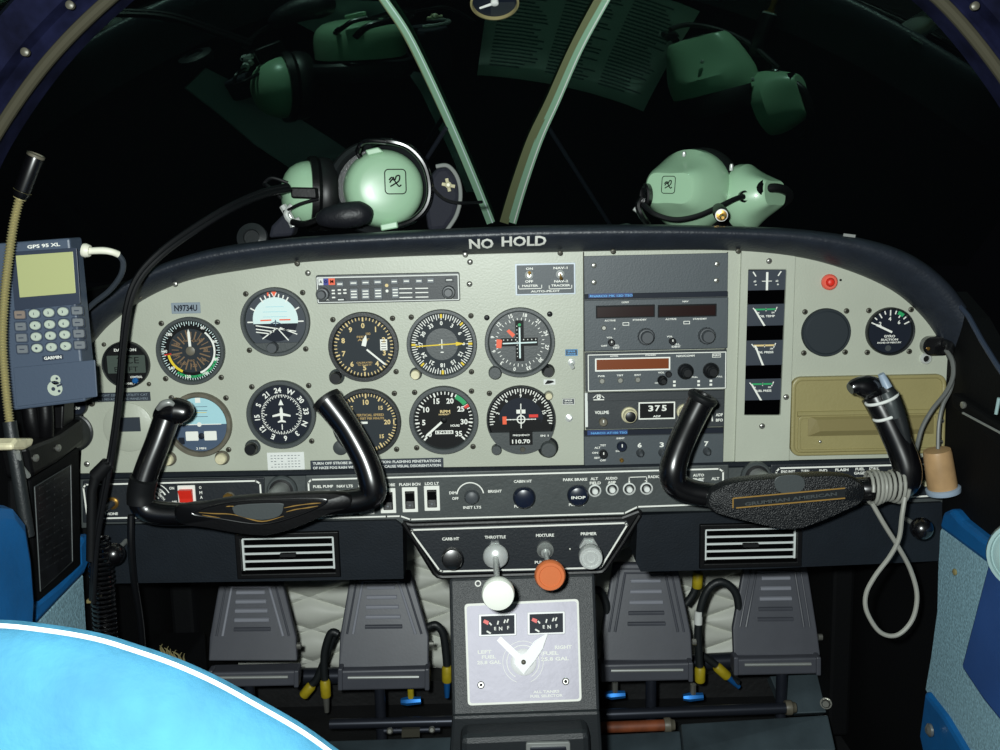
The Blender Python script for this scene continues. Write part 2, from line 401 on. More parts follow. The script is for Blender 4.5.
# toggle switches below the two little placards
def toggle(x, y, label, group=None, lx=0, lz=-4, r=3.0):
    t = thing('toggle_switch', label, 'switch', P(x, y), group); a = px_art(x, y)
    m = MB(**a); m.turned([(r*1.25, 0), (r*1.25, .0012), (r*.9, .0016), (r*.9, .004), (r*.6, .0045)], n=20); m.build('threaded_bushing', 'chrome', t)
    m = MB(); c = P(x, y)-Vector((0, .004, 0)); e = c+Vector((lx*a['k'], -.011, lz*a['k'])); m.tube([c, c.lerp(e, .5), e], [.0012, .0016, .0022], 10); m.build('lever', 'chrome', t)
    return t
toggle(571.5, 362.5, 'small chrome toggle switch under the upper of two tiny placards left of the radios', lz=-3)
toggle(569, 418, 'small chrome toggle switch under the lower tiny placard left of the radios', lz=3)
# ---- blank beige disc with dark tape
t = thing('cover_plate', 'round beige blanking plate with a dark tape patch, left of the left yoke', 'cover plate', P(128.5, 427))
m = MB(**px_art(128.5, 427)); m.turned([(25, 0), (25, .0014), (24, .0022)], n=48); m.build('disc', 'beige2', t)
m = MB(**px_art(130.5, 424)); m.rbox(-10.5, -7.2, 10.5, 7.2, 0, .003, .3, .1); m.build('tape_patch', 'placard', t)

# ================================================================== round gauges
def gauge(name, label, px, py, r, bw=4.5, dial='dial', bez='bezel', screws=(45, 135, 225, 315), sr=1.16, scol='screw', cat='gauge', group=None, deep=.0):
    t = thing(name, label, cat, P(px, py, PT), group); a = px_art(px, py, PT)
    m = MB(**a); m.turned([(r, 0), (r, .0062), (r-.6, .0075), (r-bw+1, .0075), (r-bw, .0066), (r-bw-.6, .0022)], n=64, cap=False); m.build('bezel', bez, t)
    m = MB(**a); m.turned([(r-bw+.4, 0.0003), (r-bw+.4, .0022)], n=56); d = m.build('dial', dial, t)
    for s_ in screws:
        an = math.radians(s_); q = MB(o=t.location+Vector((math.sin(an)*r*sr*a['k'], 0, math.cos(an)*r*sr*a['k'])), k=a['k'])
        q.use(scol); q.turned([(2.8, 0), (2.8, .0009), (2.0, .0016), (.8, .0018)], n=14); q.use('dialk'); q.rect(-1.6, -.4, 1.6, .4, .002); q.rect(-.4, -1.6, .4, 1.6, .002); q.build('screw', None, t)
    return t, a, r-bw, d
def needle(t, a, an, r0, r1, w, mt='white', name='needle', out=.0036, tip=True, hub=0, hubm='dialk'):
    m = MB(**a); s_, c_ = math.sin(math.radians(an)), math.cos(math.radians(an))
    def q(l, o): return (l*s_+o*c_, l*c_-o*s_)
    p = [q(r0, -w/2), q(r0, w/2), q(r1-w, w/2)]+([q(r1+w*.4, 0)] if tip else [])+[q(r1-w, -w/2)]
    m.use(mt); m.slab(p, out, out+.0006)
    if hub: m.use(hubm); m.turned([(hub, .0022), (hub, out+.001), (hub*.7, out+.0016)], n=20)
    return m.build(name, None, t)
def knob_on(t, x, y, r, mt, name='knob', h=.012, Y=0.0, ring=None, slot=False):
    a = px_art(x, y, Y); m = MB(**a)
    if ring: m.use(ring); m.turned([(r*1.3, 0), (r*1.3, .002), (r*1.1, .004), (r, .0045)], n=24)
    m.use(mt); m.turned([(r*.9, .001), (r, .003), (r, h*.85), (r*.86, h)], n=24)
    if slot: m.use('white'); m.rect(-r*.12, 0, r*.12, r*.85, h+.0002)
    return m.build(name, None, t)
OUT = .0025
# clock / digital thermometer
t, a, r, d = gauge('digital_clock', 'small round black digital clock at the left end of the panel', 127, 364, 23.5, 1.6, 'dialk', 'bezeld', (), 1.2, cat='clock')
m = MB(**a); m.rbox(-19, -9, 19, 9, .0022, .0026, 1, .2); m.build('lcd_window', 'lcdd', t)
m = MB(**a); m.use('dialk'); m.text('2:CE', 2, 4, 6.5, .0028, 22, bold=False); m.text('ET', -8, -5, 5, .0028, 8, bold=False); m.text('FT', 7, -5, 5, .0028, 9, bold=False)
m.use('white'); m.text('DAVTRON', 0, 14.5, 2.8, .0026, 22); m.text('SEL', -8, -13.5, 2.2, .0026, 5); m.text('CONTROL', 9, -13, 2.2, .0026, 12); m.text('MODEL 800', 3, -19.5, 2, .0026, 16); m.build('lettering', None, t)
m = MB(**a); m.use('bluem'); m.turned([(3, .002), (3, .005), (2, .006)], x=8, z=-16.5, n=18); m.build('select_button', None, t)
for x, y in ((104, 344.5), (149, 384)): screw_at(t, x, y, 2.3)
# airspeed
t, a, r, d = gauge('airspeed_indicator', 'airspeed gauge with yellow, white and green speed arcs under the registration placard', 191.5, 350.5, 34, 4, 'dialk', 'bezel')
m = MB(**a)
m.use('dial'); m.arc(22, 0.5, 0, 359.9, OUT-.0002, 48)
m.use('skyw')
for k in range(72): m.tick(k*5, r-.5, r-(4.5 if k % 2 == 0 else 3), .7, OUT)
m.use('yellow'); m.arc(24, 21.5, 205, 262, OUT, 20)
m.use('white'); m.arc(24.5, 22.6, 40, 160, OUT, 30)
m.use('green'); m.arc(27.5, 25, 105, 215, OUT, 40)
m.use('red'); m.tick(262, 27, 20, 1.3, OUT)
m.use('white')
for k, tx in enumerate(('40', '60', '80', '100', '120', '140', '160', '180')): m.text(tx, 26.3*math.sin(math.radians(30+k*40)), 26.3*math.cos(math.radians(30+k*40)), 3.2, OUT+.0003, None, 0)
m.text('KNOTS', 0, 31.3, 2.6, OUT+.0003, 15)
m.use('spoke')
for k in range(24): m.tick(k*15+4, 19+(k % 3), 12-(k % 2)*3, 1.3 if k % 2 else .8, OUT)
for k, tx in enumerate(('60', '80', '100', '120', '140', '160', '180')): m.text(tx, 15*math.sin(math.radians(45+k*42)), 15*math.cos(math.radians(45+k*42)), 3.4, OUT+.0003)
m.text('AIRSPEED', 0, 10, 2, OUT, 15); m.text('MPH', 0, -10, 2.2, OUT)
m.build('dial_markings', None, t); needle(t, a, -2, 4, 21, 2.6, 'white', hub=4.6, hubm='bezelb')
# attitude indicator
t, a, r, d = gauge('attitude_indicator', 'artificial horizon gauge with white sky half, topmost gauge left of the button panel', 276, 321.5, 34.5, 4, 'placard', 'bezel')
m = MB(**a); m.use('skyw'); m.poly([(22.5*math.cos(math.radians(x)), 22.5*math.sin(math.radians(x))+2) for x in range(-10, 191, 5)], OUT)
m.use('dialn'); m.poly([(22*math.cos(math.radians(x)), 22*math.sin(math.radians(x))+2) for x in range(190, 351, 5)], OUT-.00005)
m.use('white')
for an in (-90, -60, -30, -20, -10, 10, 20, 30, 60, 90): m.tick(an, r-2.5, r-(8 if an % 30 == 0 else 6), 1.3, OUT+.0002)
m.poly([(0, 23.5), (-3, 29), (3, 29)], OUT+.0002)
for x0, z0, x1, z1 in ((-20, -3.5, 20, -10), (-20, -7, -2, -10), (4, -6, 21, -13), (-14, -17, 0, -7), (12, -19, 2, -7), (-20, -10, -6, -12)): m.bar(x0, z0, x1, z1, 1.1, OUT+.0002)
m.use('sky'); m.bar(-12, 10, 12, 10, .6, OUT+.0002); m.bar(-9, 15, 9, 15, .6, OUT+.0002); m.bar(-12, 5, 12, 5, .6, OUT+.0002)
m.use('orange'); m.bar(-15, 1.5, -4, 1.8, 1.3, OUT+.0004); m.bar(4, 1.8, 15, 1.8, 1.3, OUT+.0004); m.poly([(0, 25), (-2.5, 30), (2.5, 30)], OUT+.0004); m.bar(-6, 26, -6, 30, 1.6, OUT+.0004)
m.use('slateb'); m.bar(-5, -2, 0, 0, 1, OUT+.0005); m.bar(5, -2, 0, 0, 1, OUT+.0005); m.bar(0, 2, 0, -4, 1, OUT+.0005)
m.build('horizon_card', None, t)
m = MB(**a); m.slab([(-25, -21), (25, -21), (18, -28.5), (0, -31), (-18, -28.5)], .0023, .0052); m.build('lower_mask', 'bezel', t)
knob_on(t, 274.5, 346.5, 5.4, 'knobg', h=.016)
# turn coordinator
t, a, r, d = gauge('turn_coordinator', 'turn coordinator with pale sky half and white ball window, behind the left yoke handle', 200, 424, 32.5, 4.5, 'slateb', 'bezelb', (47, 135, -44), 1.17)
m = MB(**a); m.use('sky'); m.poly([(27.2*math.cos(math.radians(x)), 27.2*math.sin(math.radians(x))) for x in range(0, 181, 6)], OUT)
m.use('white'); m.poly([(-2.6, 27), (2.6, 27), (2.6, 22), (-2.6, 22)], OUT+.0002); m.disc(0, 0, 2.3, OUT+.0004, 16); m.bar(-22, 0, 22, 0, .9, OUT+.0003)
m.use('yellow'); m.bar(-8, 12, 8, 12, .5, OUT+.0002); m.use('slateb')
for z in (8, 14, 18): m.bar(-9, z, 9, z, .5, OUT+.0002)
m.use('white'); m.rbox(-14.5, -16.5, -1.8, -7, .0022, .003, 1, .2); m.rbox(4, -16.5, 16.5, -7, .0022, .003, 1, .2)
m.text('2 MIN', 0, -24.5, 2.2, OUT, 10)
m.use('dialn'); m.turned([(3.2, .0022), (3, .0036), (1.5, .0042)], x=1.2, z=-12, n=16); m.rbox(-22, -20, -16, -13, .0022, .003, 1, .2)
m.build('horizon_card', None, t)
knob_on(t, 169.5, 458.5, 5.6, 'capw', h=.011, ring='bezelb'); knob_on(t, 222.5, 457.5, 5.6, 'capw', h=.011, ring='bezelb')
# heading indicator
t, a, r, d = gauge('heading_indicator', 'black heading indicator with a white aeroplane symbol inside a compass ring', 282, 414, 34.5, 4.5, 'dialn', 'bezel')
m = MB(**a); m.use('white')
for k, tx in enumerate(('24', 'W', '30', '33', 'N', '3', '6', 'E', '12', '15', 'S', '21')):
    an = -6+k*30; m.text(tx, 24.6*math.sin(math.radians(an)), 24.6*math.cos(math.radians(an)), 5.4, OUT, None, an)
for k in range(72): m.tick(k*5-6, 20.3, 17.2 if k % 2 == 0 else 18.6, .75, OUT)
m.poly([(0, 15.5), (-2.6, 9.5), (2.6, 9.5)], OUT+.0003)
m.slab([(0, 8), (1.5, 5), (1.5, 1.5), (9, -.6), (9, -2.4), (1.5, -1.2), (1, -5.5), (4, -7), (4, -8.2), (0, -7.6), (-4, -8.2), (-4, -7), (-1, -5.5), (-1.5, -1.2), (-9, -2.4), (-9, -.6), (-1.5, 1.5), (-1.5, 5)], .0024, .0034)
m.bar(0, -10, 0, -15.5, 1, OUT+.0003); m.bar(-17, 0, -14.5, 0, 1, OUT+.0003); m.bar(17, 0, 14.5, 0, 1, OUT+.0003); m.build('compass_card', None, t)
knob_on(t, 253, 447, 6, 'knobk', h=.016, ring='bezel')
# altimeter
t, a, r, d = gauge('altimeter', 'altimeter with cream numerals nought to nine, directly below the button panel', 364, 346.5, 35, 5, 'dial', 'bezeld', (47, 130, -47), 1.16)
m = MB(**a); m.use('cream')
for k in range(50): m.tick(k*7.2, r-.5, r-(4.6 if k % 5 == 0 else 3.4), 1.5 if k % 5 == 0 else .9, OUT)
for k in range(10): m.text(str(k), 21.3*math.sin(math.radians(k*36)), 21.3*math.cos(math.radians(k*36)), 5.4, OUT)
m.use('ochre'); m.text('FEET', -2, 10, 2, OUT, 9); m.text('ALT', 0, 7, 2.2, OUT, 12); m.text('CALIBRATED', 0, -16, 1.8, OUT, 16); m.text('TO 20,000 FT', 0, -18.6, 1.8, OUT, 14); m.text('100', 5, 13, 2.6, OUT)
m.use('white'); m.rect(16.5, -4, 23.5, 7, OUT-.0001); m.use('dialk')
for z in (-2.5, 0, 2.5, 5): m.bar(17.5, z, 22.5, z, .7, OUT+.0002)
m.build('dial_markings', None, t); needle(t, a, 131, 4, 28, 1.8, 'white', 'long_needle'); needle(t, a, 14, 1, 11, 4.4, 'white', 'short_needle', out=.0046, hub=0)
knob_on(t, 337, 376.5, 6, 'knobk', h=.016, ring='bezel')
# vertical speed
t, a, r, d = gauge('vertical_speed_indicator', 'vertical speed gauge with cream markings, half behind the right horn of the left yoke', 367, 422, 34.5, 4.5, 'dial', 'bezeld', (45, 135, -45), 1.17)
m = MB(**a); m.use('cream')
for k in range(60):
    if not 84 < k*6 < 96: m.tick(k*6, r-.5, r-(5.5 if k % 5 == 0 else 3.6), 1.5 if k % 5 == 0 else .9, OUT)
for tx, an, h in (('0', -90, 5), ('5', -45, 5), ('10', 0, 5.4), ('15', 45, 4), ('20', 90, 5), ('15', 135, 4), ('10', 180, 5.4), ('5', 225, 5)): m.text(tx, 20.5*math.sin(math.radians(an)), 20.5*math.cos(math.radians(an)), h, OUT)
m.bar(27, 3, 27, -3, 1.2, OUT); m.use('ochre'); m.text('VERTICAL SPEED', 3, 7.5, 2.6, OUT, 29); m.text('100 FEET PER MINUTE', 3, 4, 2.3, OUT, 29); m.build('dial_markings', None, t)
needle(t, a, -90, -1, 26, 2.2, 'white')
knob_on(t, 341, 447, 7.5, 'bezel', name='case_corner', h=.005)
# ADF indicator
t, a, r, d = gauge('direction_finder_indicator', 'direction finder dial with a horizontal yellow needle in a full degree ring', 442, 344, 35, 4.2, 'dial', 'bezel', (47, 135, -47), 1.16, cat='gauge')
m = MB(**a); m.use('white')
for k in range(72): m.tick(k*5, r, r-(6.3 if k % 2 == 0 else 4.5), .85, OUT)
for k in range(12):
    an = k*30; m.text(str(k*3), 21.2*math.sin(math.radians(an)), 21.2*math.cos(math.radians(an)), 4.2, OUT, None, an)
m.use('yellow')
for an in (0, 90, 180, 270, 45, 135, 225): m.tick(an, r, r-4.5, 2.2 if an % 90 == 0 else 1.8, OUT+.0002)
m.use('bezel'); m.disc(0, 0, 16, OUT, 40); m.use('white'); m.bar(0, 5, 0, -4.5, 1, OUT+.0004); m.bar(-3, 0, 3, 0, 1, OUT+.0004); m.bar(-1.5, -8, 1.5, -8, 1.2, OUT+.0004); m.build('compass_card', None, t)
m = MB(**a); m.use('yellow'); m.slab([(-26, -2.2), (14, -.2), (14, -1.8), (23, .4), (14, 2.4), (14, 1.0), (-26, -1)], .0034, .004); m.build('needle', None, t)
knob_on(t, 416, 373.5, 4.8, 'capw', h=.013, ring='bezel')
# ILS indicator
t, a, r, d = gauge('glideslope_indicator', 'course deviation dial with crossed white bars and two red flags, beside the radio stack', 519.7, 342, 35, 4, 'bezel', 'bezel', (48, -52), 1.17, scol='knobk')
m = MB(**a); m.use('white')
for k in range(36): m.tick(k*10+5, 24.6, 22.4 if k % 3 else 21.4, .7, OUT)
for k, tx in enumerate(('15', '18', '21', '24', '27', '30', '33', '0', '3', '6', '9', '12')):
    an = -18+k*30; m.text(tx, 27.6*math.sin(math.radians(an)), 27.6*math.cos(math.radians(an)), 3.8, OUT, None, an)
m.use('dialk'); m.rect(-4.2, -19, 4.2, 22, OUT); m.rect(-19, -3.8, 18, 4.4, OUT+.00005)
m.use('white')
for k in range(-4, 5): m.disc(k*4, 2.6, .6, OUT+.0002, 8); m.disc(-2.6, k*3.8+1, .5, OUT+.0002, 8)
m.use('green'); m.disc(0, 17.5, 1.6, OUT+.0002, 12); m.build('dial_markings', None, t)
m = MB(**a); m.use('skyw'); m.slab([(-.8, -16), (.8, -16), (.8, 15), (-.8, 15)], .003, .0036); m.build('course_bar', None, t)
m = MB(**a); m.use('skyw'); m.slab([(-17, -1.4), (17, -.8), (17, .5), (-17, -.1)], .0038, .0044); m.build('glideslope_bar', None, t)
m = MB(**a); m.use('orange'); m.slab([(-23.5, -5), (-18.5, -5.5), (-17.5, 3), (-23, 3.8)], .003, .0036); m.build('flag', None, t)
m = MB(**a); m.use('orange'); m.slab([(-13, 11.5), (-10.5, 13.5), (-4.5, 8), (-7, 5)], .003, .0036); m.build('flag', None, t)
knob_on(t, 495, 371.5, 6.5, 'bezel', h=.013); knob_on(t, 548, 370.5, 5.2, 'knobk', h=.014, ring='bezeld')
# tachometer
t, a, r, d = gauge('tachometer', 'engine speed gauge with bold white numerals and green arc ending in a red mark', 444, 419.5, 34.5, 5, 'dialk', 'bezel', (45, 135, -45, -135), 1.16)
m = MB(**a); m.use('white')
for k in range(36):
    m.tick(-135+k*270/35, r-.8, r-(5 if k % 5 == 0 else 3.8), 1.7 if k % 5 == 0 else 1.0, OUT)
for k in range(8):
    an = -135+k*270/7; m.text(str(k*5), 20.3*math.sin(math.radians(an)), 20.3*math.cos(math.radians(an)), 5.6, OUT, None, 0)
m.use('green'); m.arc(r-.5, r-5.2, 28, 54, OUT+.0003, 14); m.use('red'); m.arc(r-.5, r-5.5, 57, 63, OUT+.0003, 4)
m.use('cream'); m.text('RPM', 1.5, 8.5, 3, OUT, 10); m.text('HUNDREDS', 1, 5.6, 1.6, OUT, 12)
m.use('white'); m.rect(-9, -14.4, 9, -10.8, OUT); m.text('HOURS', 11, -6, 2.4, OUT, 9); m.use('dialk'); m.text('174910', 0, -12.6, 2.6, OUT+.0004, 16); m.build('dial_markings', None, t)
needle(t, a, -131, 2, 25, 2.2, 'white'); needle(t, a, 49, -2, 9, 3, 'dialk', 'needle_tail', hub=3)
# second CDI
t, a, r, d = gauge('course_deviation_indicator', 'deviation dial with one orange and one red flag above a grey number plate', 521, 419, 34.5, 2.2, 'dialk', 'bezeld', (-49,), 1.19)
m = MB(**a); m.use('white')
for k in range(-19, 20): m.tick(k*5.2, r-1, r-(6 if k % 2 == 0 else 4.2), 1.0, OUT)
for k, tx in enumerate(('3', '6', '9', '12', '15')): m.text(tx, 24*math.sin(math.radians(-74+k*37)), 24*math.cos(math.radians(-74+k*37)), 3.6, OUT, None, -74+k*37)
m.use('dialn'); m.arc(20.6, 20, -100, 100, OUT, 40); m.arc(22, 1, -92, 92, OUT-.0002, 40)
m.use('white'); m.arc(4.4, 3.2, 0, 359.9, OUT+.0002, 20); m.bar(-14, 0, 14, 0, .8, OUT); m.bar(0, 16, 0, -9, 1, OUT+.0001); m.rect(-4.5, 6, 4.5, 10, OUT+.0001)
for k in (-4, -3, -2, 2, 3, 4): m.disc(k*3.6, 0, .7, OUT+.0002, 8)
m.use('orange'); m.slab([(-18.5, -4.5), (-14.5, -4.5), (-14.5, 3.5), (-18.5, 3.5)], .003, .0036); m.use('red'); m.slab([(8, 2), (17, 2), (17, 5), (8, 5)], .003, .0036); m.build('dial_markings', None, t)
m = MB(**a); m.use('bezel'); m.slab([(-32, -12), (32, -12)]+[(34.5*math.cos(math.radians(x)), 34.5*math.sin(math.radians(x))) for x in range(-24, -158, -6)], .002, .0082); lp = m.build('lower_plate', None, t)
m = MB(**a); m.use('dialk'); m.rbox(-12, -25, 11, -11, .008, .0086, .6, .2); m.use('white'); m.text('FREQUENCY', 0, -15, 2, .0089, 17); m.text('IN 1', 23, -16, 2, .0084, 8); m.text('110.70', -.5, -21.2, 4.2, .0092, 18); m.use('screw'); m.turned([(2.8, .008), (2.4, .0095)], x=1, z=-29.5, n=14); m.build('number_window', None, t)
knob_on(t, 548, 447, 8, 'bezel', h=.016, ring='bezeld'); knob_on(t, 496.5, 448, 5, 'bezel', h=.013); knob_on(t, 548.5, 395, 3.6, 'capw', h=.011, ring='screwl')
# blank cover and suction gauge
t, a, r, d = gauge('blank_gauge_cover', 'round dark plain cover plate without dial, right of the engine gauges', 825, 332, 24, 3, 'dial', 'dial', (45, 135, 225, 315), 1.22, cat='cover plate')
m = MB(**a); m.turned([(22, .002), (22, .0072), (20.5, .0085)], n=48); m.build('cover_disc', 'dial', t)
t, a, r, d = gauge('suction_gauge', 'small suction gauge reading below two, near the right end of the panel', 889, 331, 24, 1.8, 'dialn', 'bezeld', (45, 135, 225, 315), 1.24)
m = MB(**a); m.use('white')
for k in range(9): m.tick(-64+k*16, r-1, r-(6.5 if k % 2 == 0 else 4.6), 1.2, OUT)
for tx, an in (('2', -52), ('4', -2), ('6', 45)): m.text(tx, 12.5*math.sin(math.radians(an)), 12.5*math.cos(math.radians(an)), 4, OUT)
m.text('GYRO', 0, -5, 2.6, OUT, 11); m.text('SUCTION', 0, -8.4, 2.1, OUT, 17); m.text('INCHES OF MERCURY', 0, -11.4, 1.7, OUT, 24); m.use('bezel'); m.disc(-1, -17, 3, OUT, 16); m.use('green'); m.arc(r-.5, r-4, 22, 40, OUT+.0003, 10); m.build('dial_markings', None, t)
needle(t, a, -64, -2, 17, 2.0, 'white')
# ammeter under the handheld receiver
t, a, r, d = gauge('ammeter', 'tiny round black gauge just below the handheld navigator', 77.5, 405, 11, 1.2, 'dialn', 'bezeld', ())
m = MB(**a); m.use('white'); m.arc(7, 6, -60, 60, OUT, 12); m.text('AMP', 0, -3, 2.4, OUT); m.bar(0, -2, -4, 4, .8, OUT); m.build('dial_markings', None, t); screw_at(t, 92, 403.5, 3.2)
t = thing('ball_vent', 'dark grey ball vent half hidden by the black side pocket', 'air vent', P(74, 432))
m = MB(**px_art(74, 432)); m.turned([(18, 0), (18, .004), (16, .008), (15, .022), (12, .03), (6, .034)], n=40); m.build('ball', 'bezeld', t)
m = MB(**px_art(74, 432)); m.turned([(19.5, 0), (19.5, .003), (17.5, .0045)], n=40); m.build('mounting_ring', 'bezeld', t)

# ---- engine gauge column: four little edge-read meters behind the cut-out
for (x0, y0, x1, y1, nm, lab, nee) in ((747.5, 270, 785.5, 290, 'AMP', 'ammeter strip with upright white needle, topmost of the four stacked engine gauges', 0), (746.5, 304, 784.5, 325.5, 'OIL TEMP', 'oil temperature strip with a slanting needle, second of the four stacked engine gauges', -38),
                                       (745, 340, 783, 365, 'OIL PRESS', 'oil pressure strip with a long slanting needle, third of the four stacked engine gauges', -24), (743.5, 378.5, 780.5, 400, 'FUEL PRESS', 'fuel pressure strip just above the right yoke hub, lowest of the four stacked engine gauges', -36)):
    cx, cy = (x0+x1)/2, (y0+y1)/2; w, h = (x1-x0)/2, (y1-y0)/2
    t = thing('engine_gauge', lab, 'gauge', P(cx, cy), 'stacked engine gauges'); a = px_art(cx, cy)
    m = MB(**a); m.slab([(-w, -h), (w, -h), (w, h), (-w, h)], .0002, .0016); m.build('dial', 'facen', t)
    m = MB(**a); m.use('white')
    if nm == 'AMP':
        m.bar(-14, h-1.5, -11, h-6, 1.2, .002); m.bar(14, h-1.5, 11, h-6, 1.2, .002); m.text('60', -12, -1, 2, .002); m.text('60', 10, -1, 2, .002); m.bar(-5, -1, 5, -1, .7, .002); m.text('-', -11, -4.5, .8, .002, 2); m.text('+', 11, -4.5, 2, .002)
    else:
        m.use('green' if nm != 'OIL PRESS' else 'cream'); m.rect(-11, h-6, 10, h-4.3, .002); m.use('white'); m.bar(-13, h-3.5, -10, h-7, 1, .002); m.bar(11, h-3, 9, h-7.5, 1, .002); m.bar(0, h-4, 0, h-7, .8, .002)
        m.text('100', -8, h-8.5, 1.6, .002); m.text('200', 7, h-8.5, 1.6, .002); m.text(nm, 1, h-12, 2.2, .002, 16)
    m.build('dial_markings', None, t)
    if nee == 0: m = MB(**a); m.use('white'); m.slab([(-1.1, -h), (1.1, -h), (1.1, h-2), (-1.1, h-2)], .0022, .0028)
    else:
        L = h*2-5; dx = L*math.sin(math.radians(nee)); m = MB(**a); m.use('white'); bx = -1.5
        m.slab([(bx-1, -h), (bx+1.2, -h), (bx+dx+1, -h+L), (bx+dx-.8, -h+L)], .0022, .0028)
    m.build('needle', None, t)
# red warning lamp
t = thing('warning_lamp', 'small red round warning lamp high on the right panel', 'lamp', P(829, 282)); a = px_art(829, 282)
m = MB(**a); m.turned([(8, 0), (8, .003), (6.5, .005), (4.5, .005), (4.2, .003)], n=24);
M['coral'] = mat('coral_red', (228, 100, 82), .4)
m.build('collar', 'coral', t)
m = MB(**a); m.turned([(4.2, .002), (4.2, .006), (3, .009), (1, .0098)], n=20); m.build('lens', 'red', t)
screw_at(pan, 840.5, 280, 1.2, slot=False, mt='dialk')
# ================================================================== radios and small plates in the panel
def plate(t, name, x0, y0, x1, y1, o0, o1, material, rad=1.0, ch=.4, Y=0.0, parent=None):
    cx, cy = (x0+x1)/2, (y0+y1)/2; m = MB(**px_art(cx, cy, Y)); w, h = abs(x1-x0)/2, abs(y1-y0)/2
    m.rbox(-w, -h, w, h, o0, o1, rad, ch); return m.build(name, material, parent or t)
class Art:                                           # printing in picture units on a face that lies `out` in front of depth Y
    def __init__(s, cx, cy, out, Y=0.0): s.cx, s.cy, s.out = cx, cy, out; s.m = MB(**px_art(cx, cy, Y)); s.tilt = math.tan(ROLL)
    def xy(s, x, y): return x-s.cx, s.cy-y-(x-s.cx)*s.tilt
    def use(s, n): s.m.use(n); return s
    def text(s, t, x, y, h, w=None, rot=0, align='c'): X, Z = s.xy(x, y); s.m.text(t, X, Z, h, s.out, w, rot, True, align); return s
    def rect(s, x0, y0, x1, y1): X, Z = s.xy((x0+x1)/2, (y0+y1)/2); w, h = abs(x1-x0)/2, abs(y1-y0)/2; s.m.rect(X-w, Z-h, X+w, Z+h, s.out); return s
    def frame(s, x0, y0, x1, y1, w, rad=0): X, Z = s.xy((x0+x1)/2, (y0+y1)/2); a, h = abs(x1-x0)/2, abs(y1-y0)/2; s.m.frame(X-a, Z-h, X+a, Z+h, w, s.out, rad); return s
    def disc(s, x, y, r): X, Z = s.xy(x, y); s.m.disc(X, Z, r, s.out, 16); return s
    def ring(s, x, y, ra, rb, a0=0, a1=359.9): X, Z = s.xy(x, y); s.m.arc(ra, rb, a0, a1, s.out, 24, X, Z); return s
    def line(s, pts, w):
        for (a, b), (c, d) in zip(pts, pts[1:]):
            X, Z = s.xy(a, b); X2, Z2 = s.xy(c, d); L = math.hypot(X2-X, Z2-Z) or 1; e = w*.42/L
            s.m.bar(X-(X2-X)*e, Z-(Z2-Z)*e, X2+(X2-X)*e, Z2+(Z2-Z)*e, w, s.out)
        return s
    def build(s, name, parent): return s.m.build(name, None, parent)
def knob(t, x, y, prof, mt, name='knob', Y=0.0, pointer=False, n=24, ribs=0):
    a = px_art(x, y, Y); m = MB(**a); m.use(mt); m.turned(prof, n=n)
    if ribs:
        r, h0, h1 = ribs
        for i in range(16):
            an = 2*PI*i/16; m.tube([m.pt(r*math.cos(an), r*math.sin(an), h0), m.pt(r*math.cos(an), r*math.sin(an), h1)], .0006, 5)
    if pointer: m.use('white'); m.rect(-.5, 0, .5, prof[-1][0]*.8, prof[-1][1]+.0002)
    return m.build(name, None, t)
# ---- audio selector with push buttons
t = thing('audio_selector', 'long low grey audio panel with rows of push buttons and a knob at each end', 'radio', P(388, 286))
plate(t, 'rim', 317, 273.4, 460, 302, 0, .005, 'bezel', 2, .6); plate(t, 'surround', 317.8, 275.4, 459.2, 301.2, .003, .0054, 'paper', 1, .1)
plate(t, 'fascia', 319, 276.6, 458, 300.2, .004, .0062, 'radiod', .8, .2)
for x, y, w, h, q in [(341, 283.5, 7, 5, 'radio'), (354.5, 282.5, 8, 5, 'radio'), (366.5, 282, 8, 5, 'radio'), (378.5, 281.5, 8, 5, 'radio'), (395, 281, 7, 5, 'radio'), (407, 280.6, 7, 5, 'radio'), (419.5, 280.4, 7, 5, 'radio'), (431, 280, 7, 5, 'radio'), (449.5, 279.4, 8, 4, 'radiod'),
                  (355, 293.6, 8, 11, 'radio'), (366.5, 293.4, 8, 11, 'radio'), (379, 292.8, 8, 11, 'radio'), (396, 292, 7, 11, 'radio'), (342, 299, 8, 3, 'radiod')]:
    b = plate(t, 'push_button', x-w/2, y-h/2, x+w/2, y+h/2, .006, .0088, 'keyg' if q == 'radio' else q, .6, .3)
    a = Art(x, y, .009); a.use('white' if h > 4 else 'paper')
    for k in range(3 if h > 6 else 1): a.rect(x-w*.36, y-.6+(k-1 if h > 6 else 0)*2.9, x+w*.36, y+.6+(k-1 if h > 6 else 0)*2.9)
    a.build('legend', b)
a = Art(388, 286, .0065); a.use('paper').rect(317.6+2, 278.2, 323+1.5, 284.8).use('blueprint').rect(324.6, 278.2, 329.5, 284.7).use('orange').rect(329.7, 278, 336, 284.5)
a.use('white'); a.text('A', 322, 281.5, 3).text('O', 327, 281.4, 3).text('M', 333, 281.2, 3.4)
for x in (405, 421): 
    for y in (288.3, 292.5, 297): a.line([(x-5, y-(x-405)*.02), (x+7, y-.2-(x-405)*.02)], 1)
for x, y in ((334, 290), (334, 293), (334, 297), (340, 289.5), (340, 293), (345.5, 289.4), (345.5, 292.6)): a.rect(x-1.6, y-.7, x+1.6, y+.7)
a.text('VOL', 326, 300-.8, 1.3, 7).text('MKR', 449, 297.4, 1.3, 8); a.use('cream').disc(387.3, 285, 1.7).use('white').disc(387.4, 290.5, 1.5); a.build('lettering', t)
knob(t, 324, 293.6, [(6.6, .006), (6.6, .012), (5.8, .014), (4.4, .0142), (4.2, .02), (3.6, .021)], 'knobg'); knob(t, 449, 291.6, [(6.6, .006), (6.6, .012), (5.8, .014), (4.4, .0142), (4.2, .02), (3.6, .021)], 'knobg')
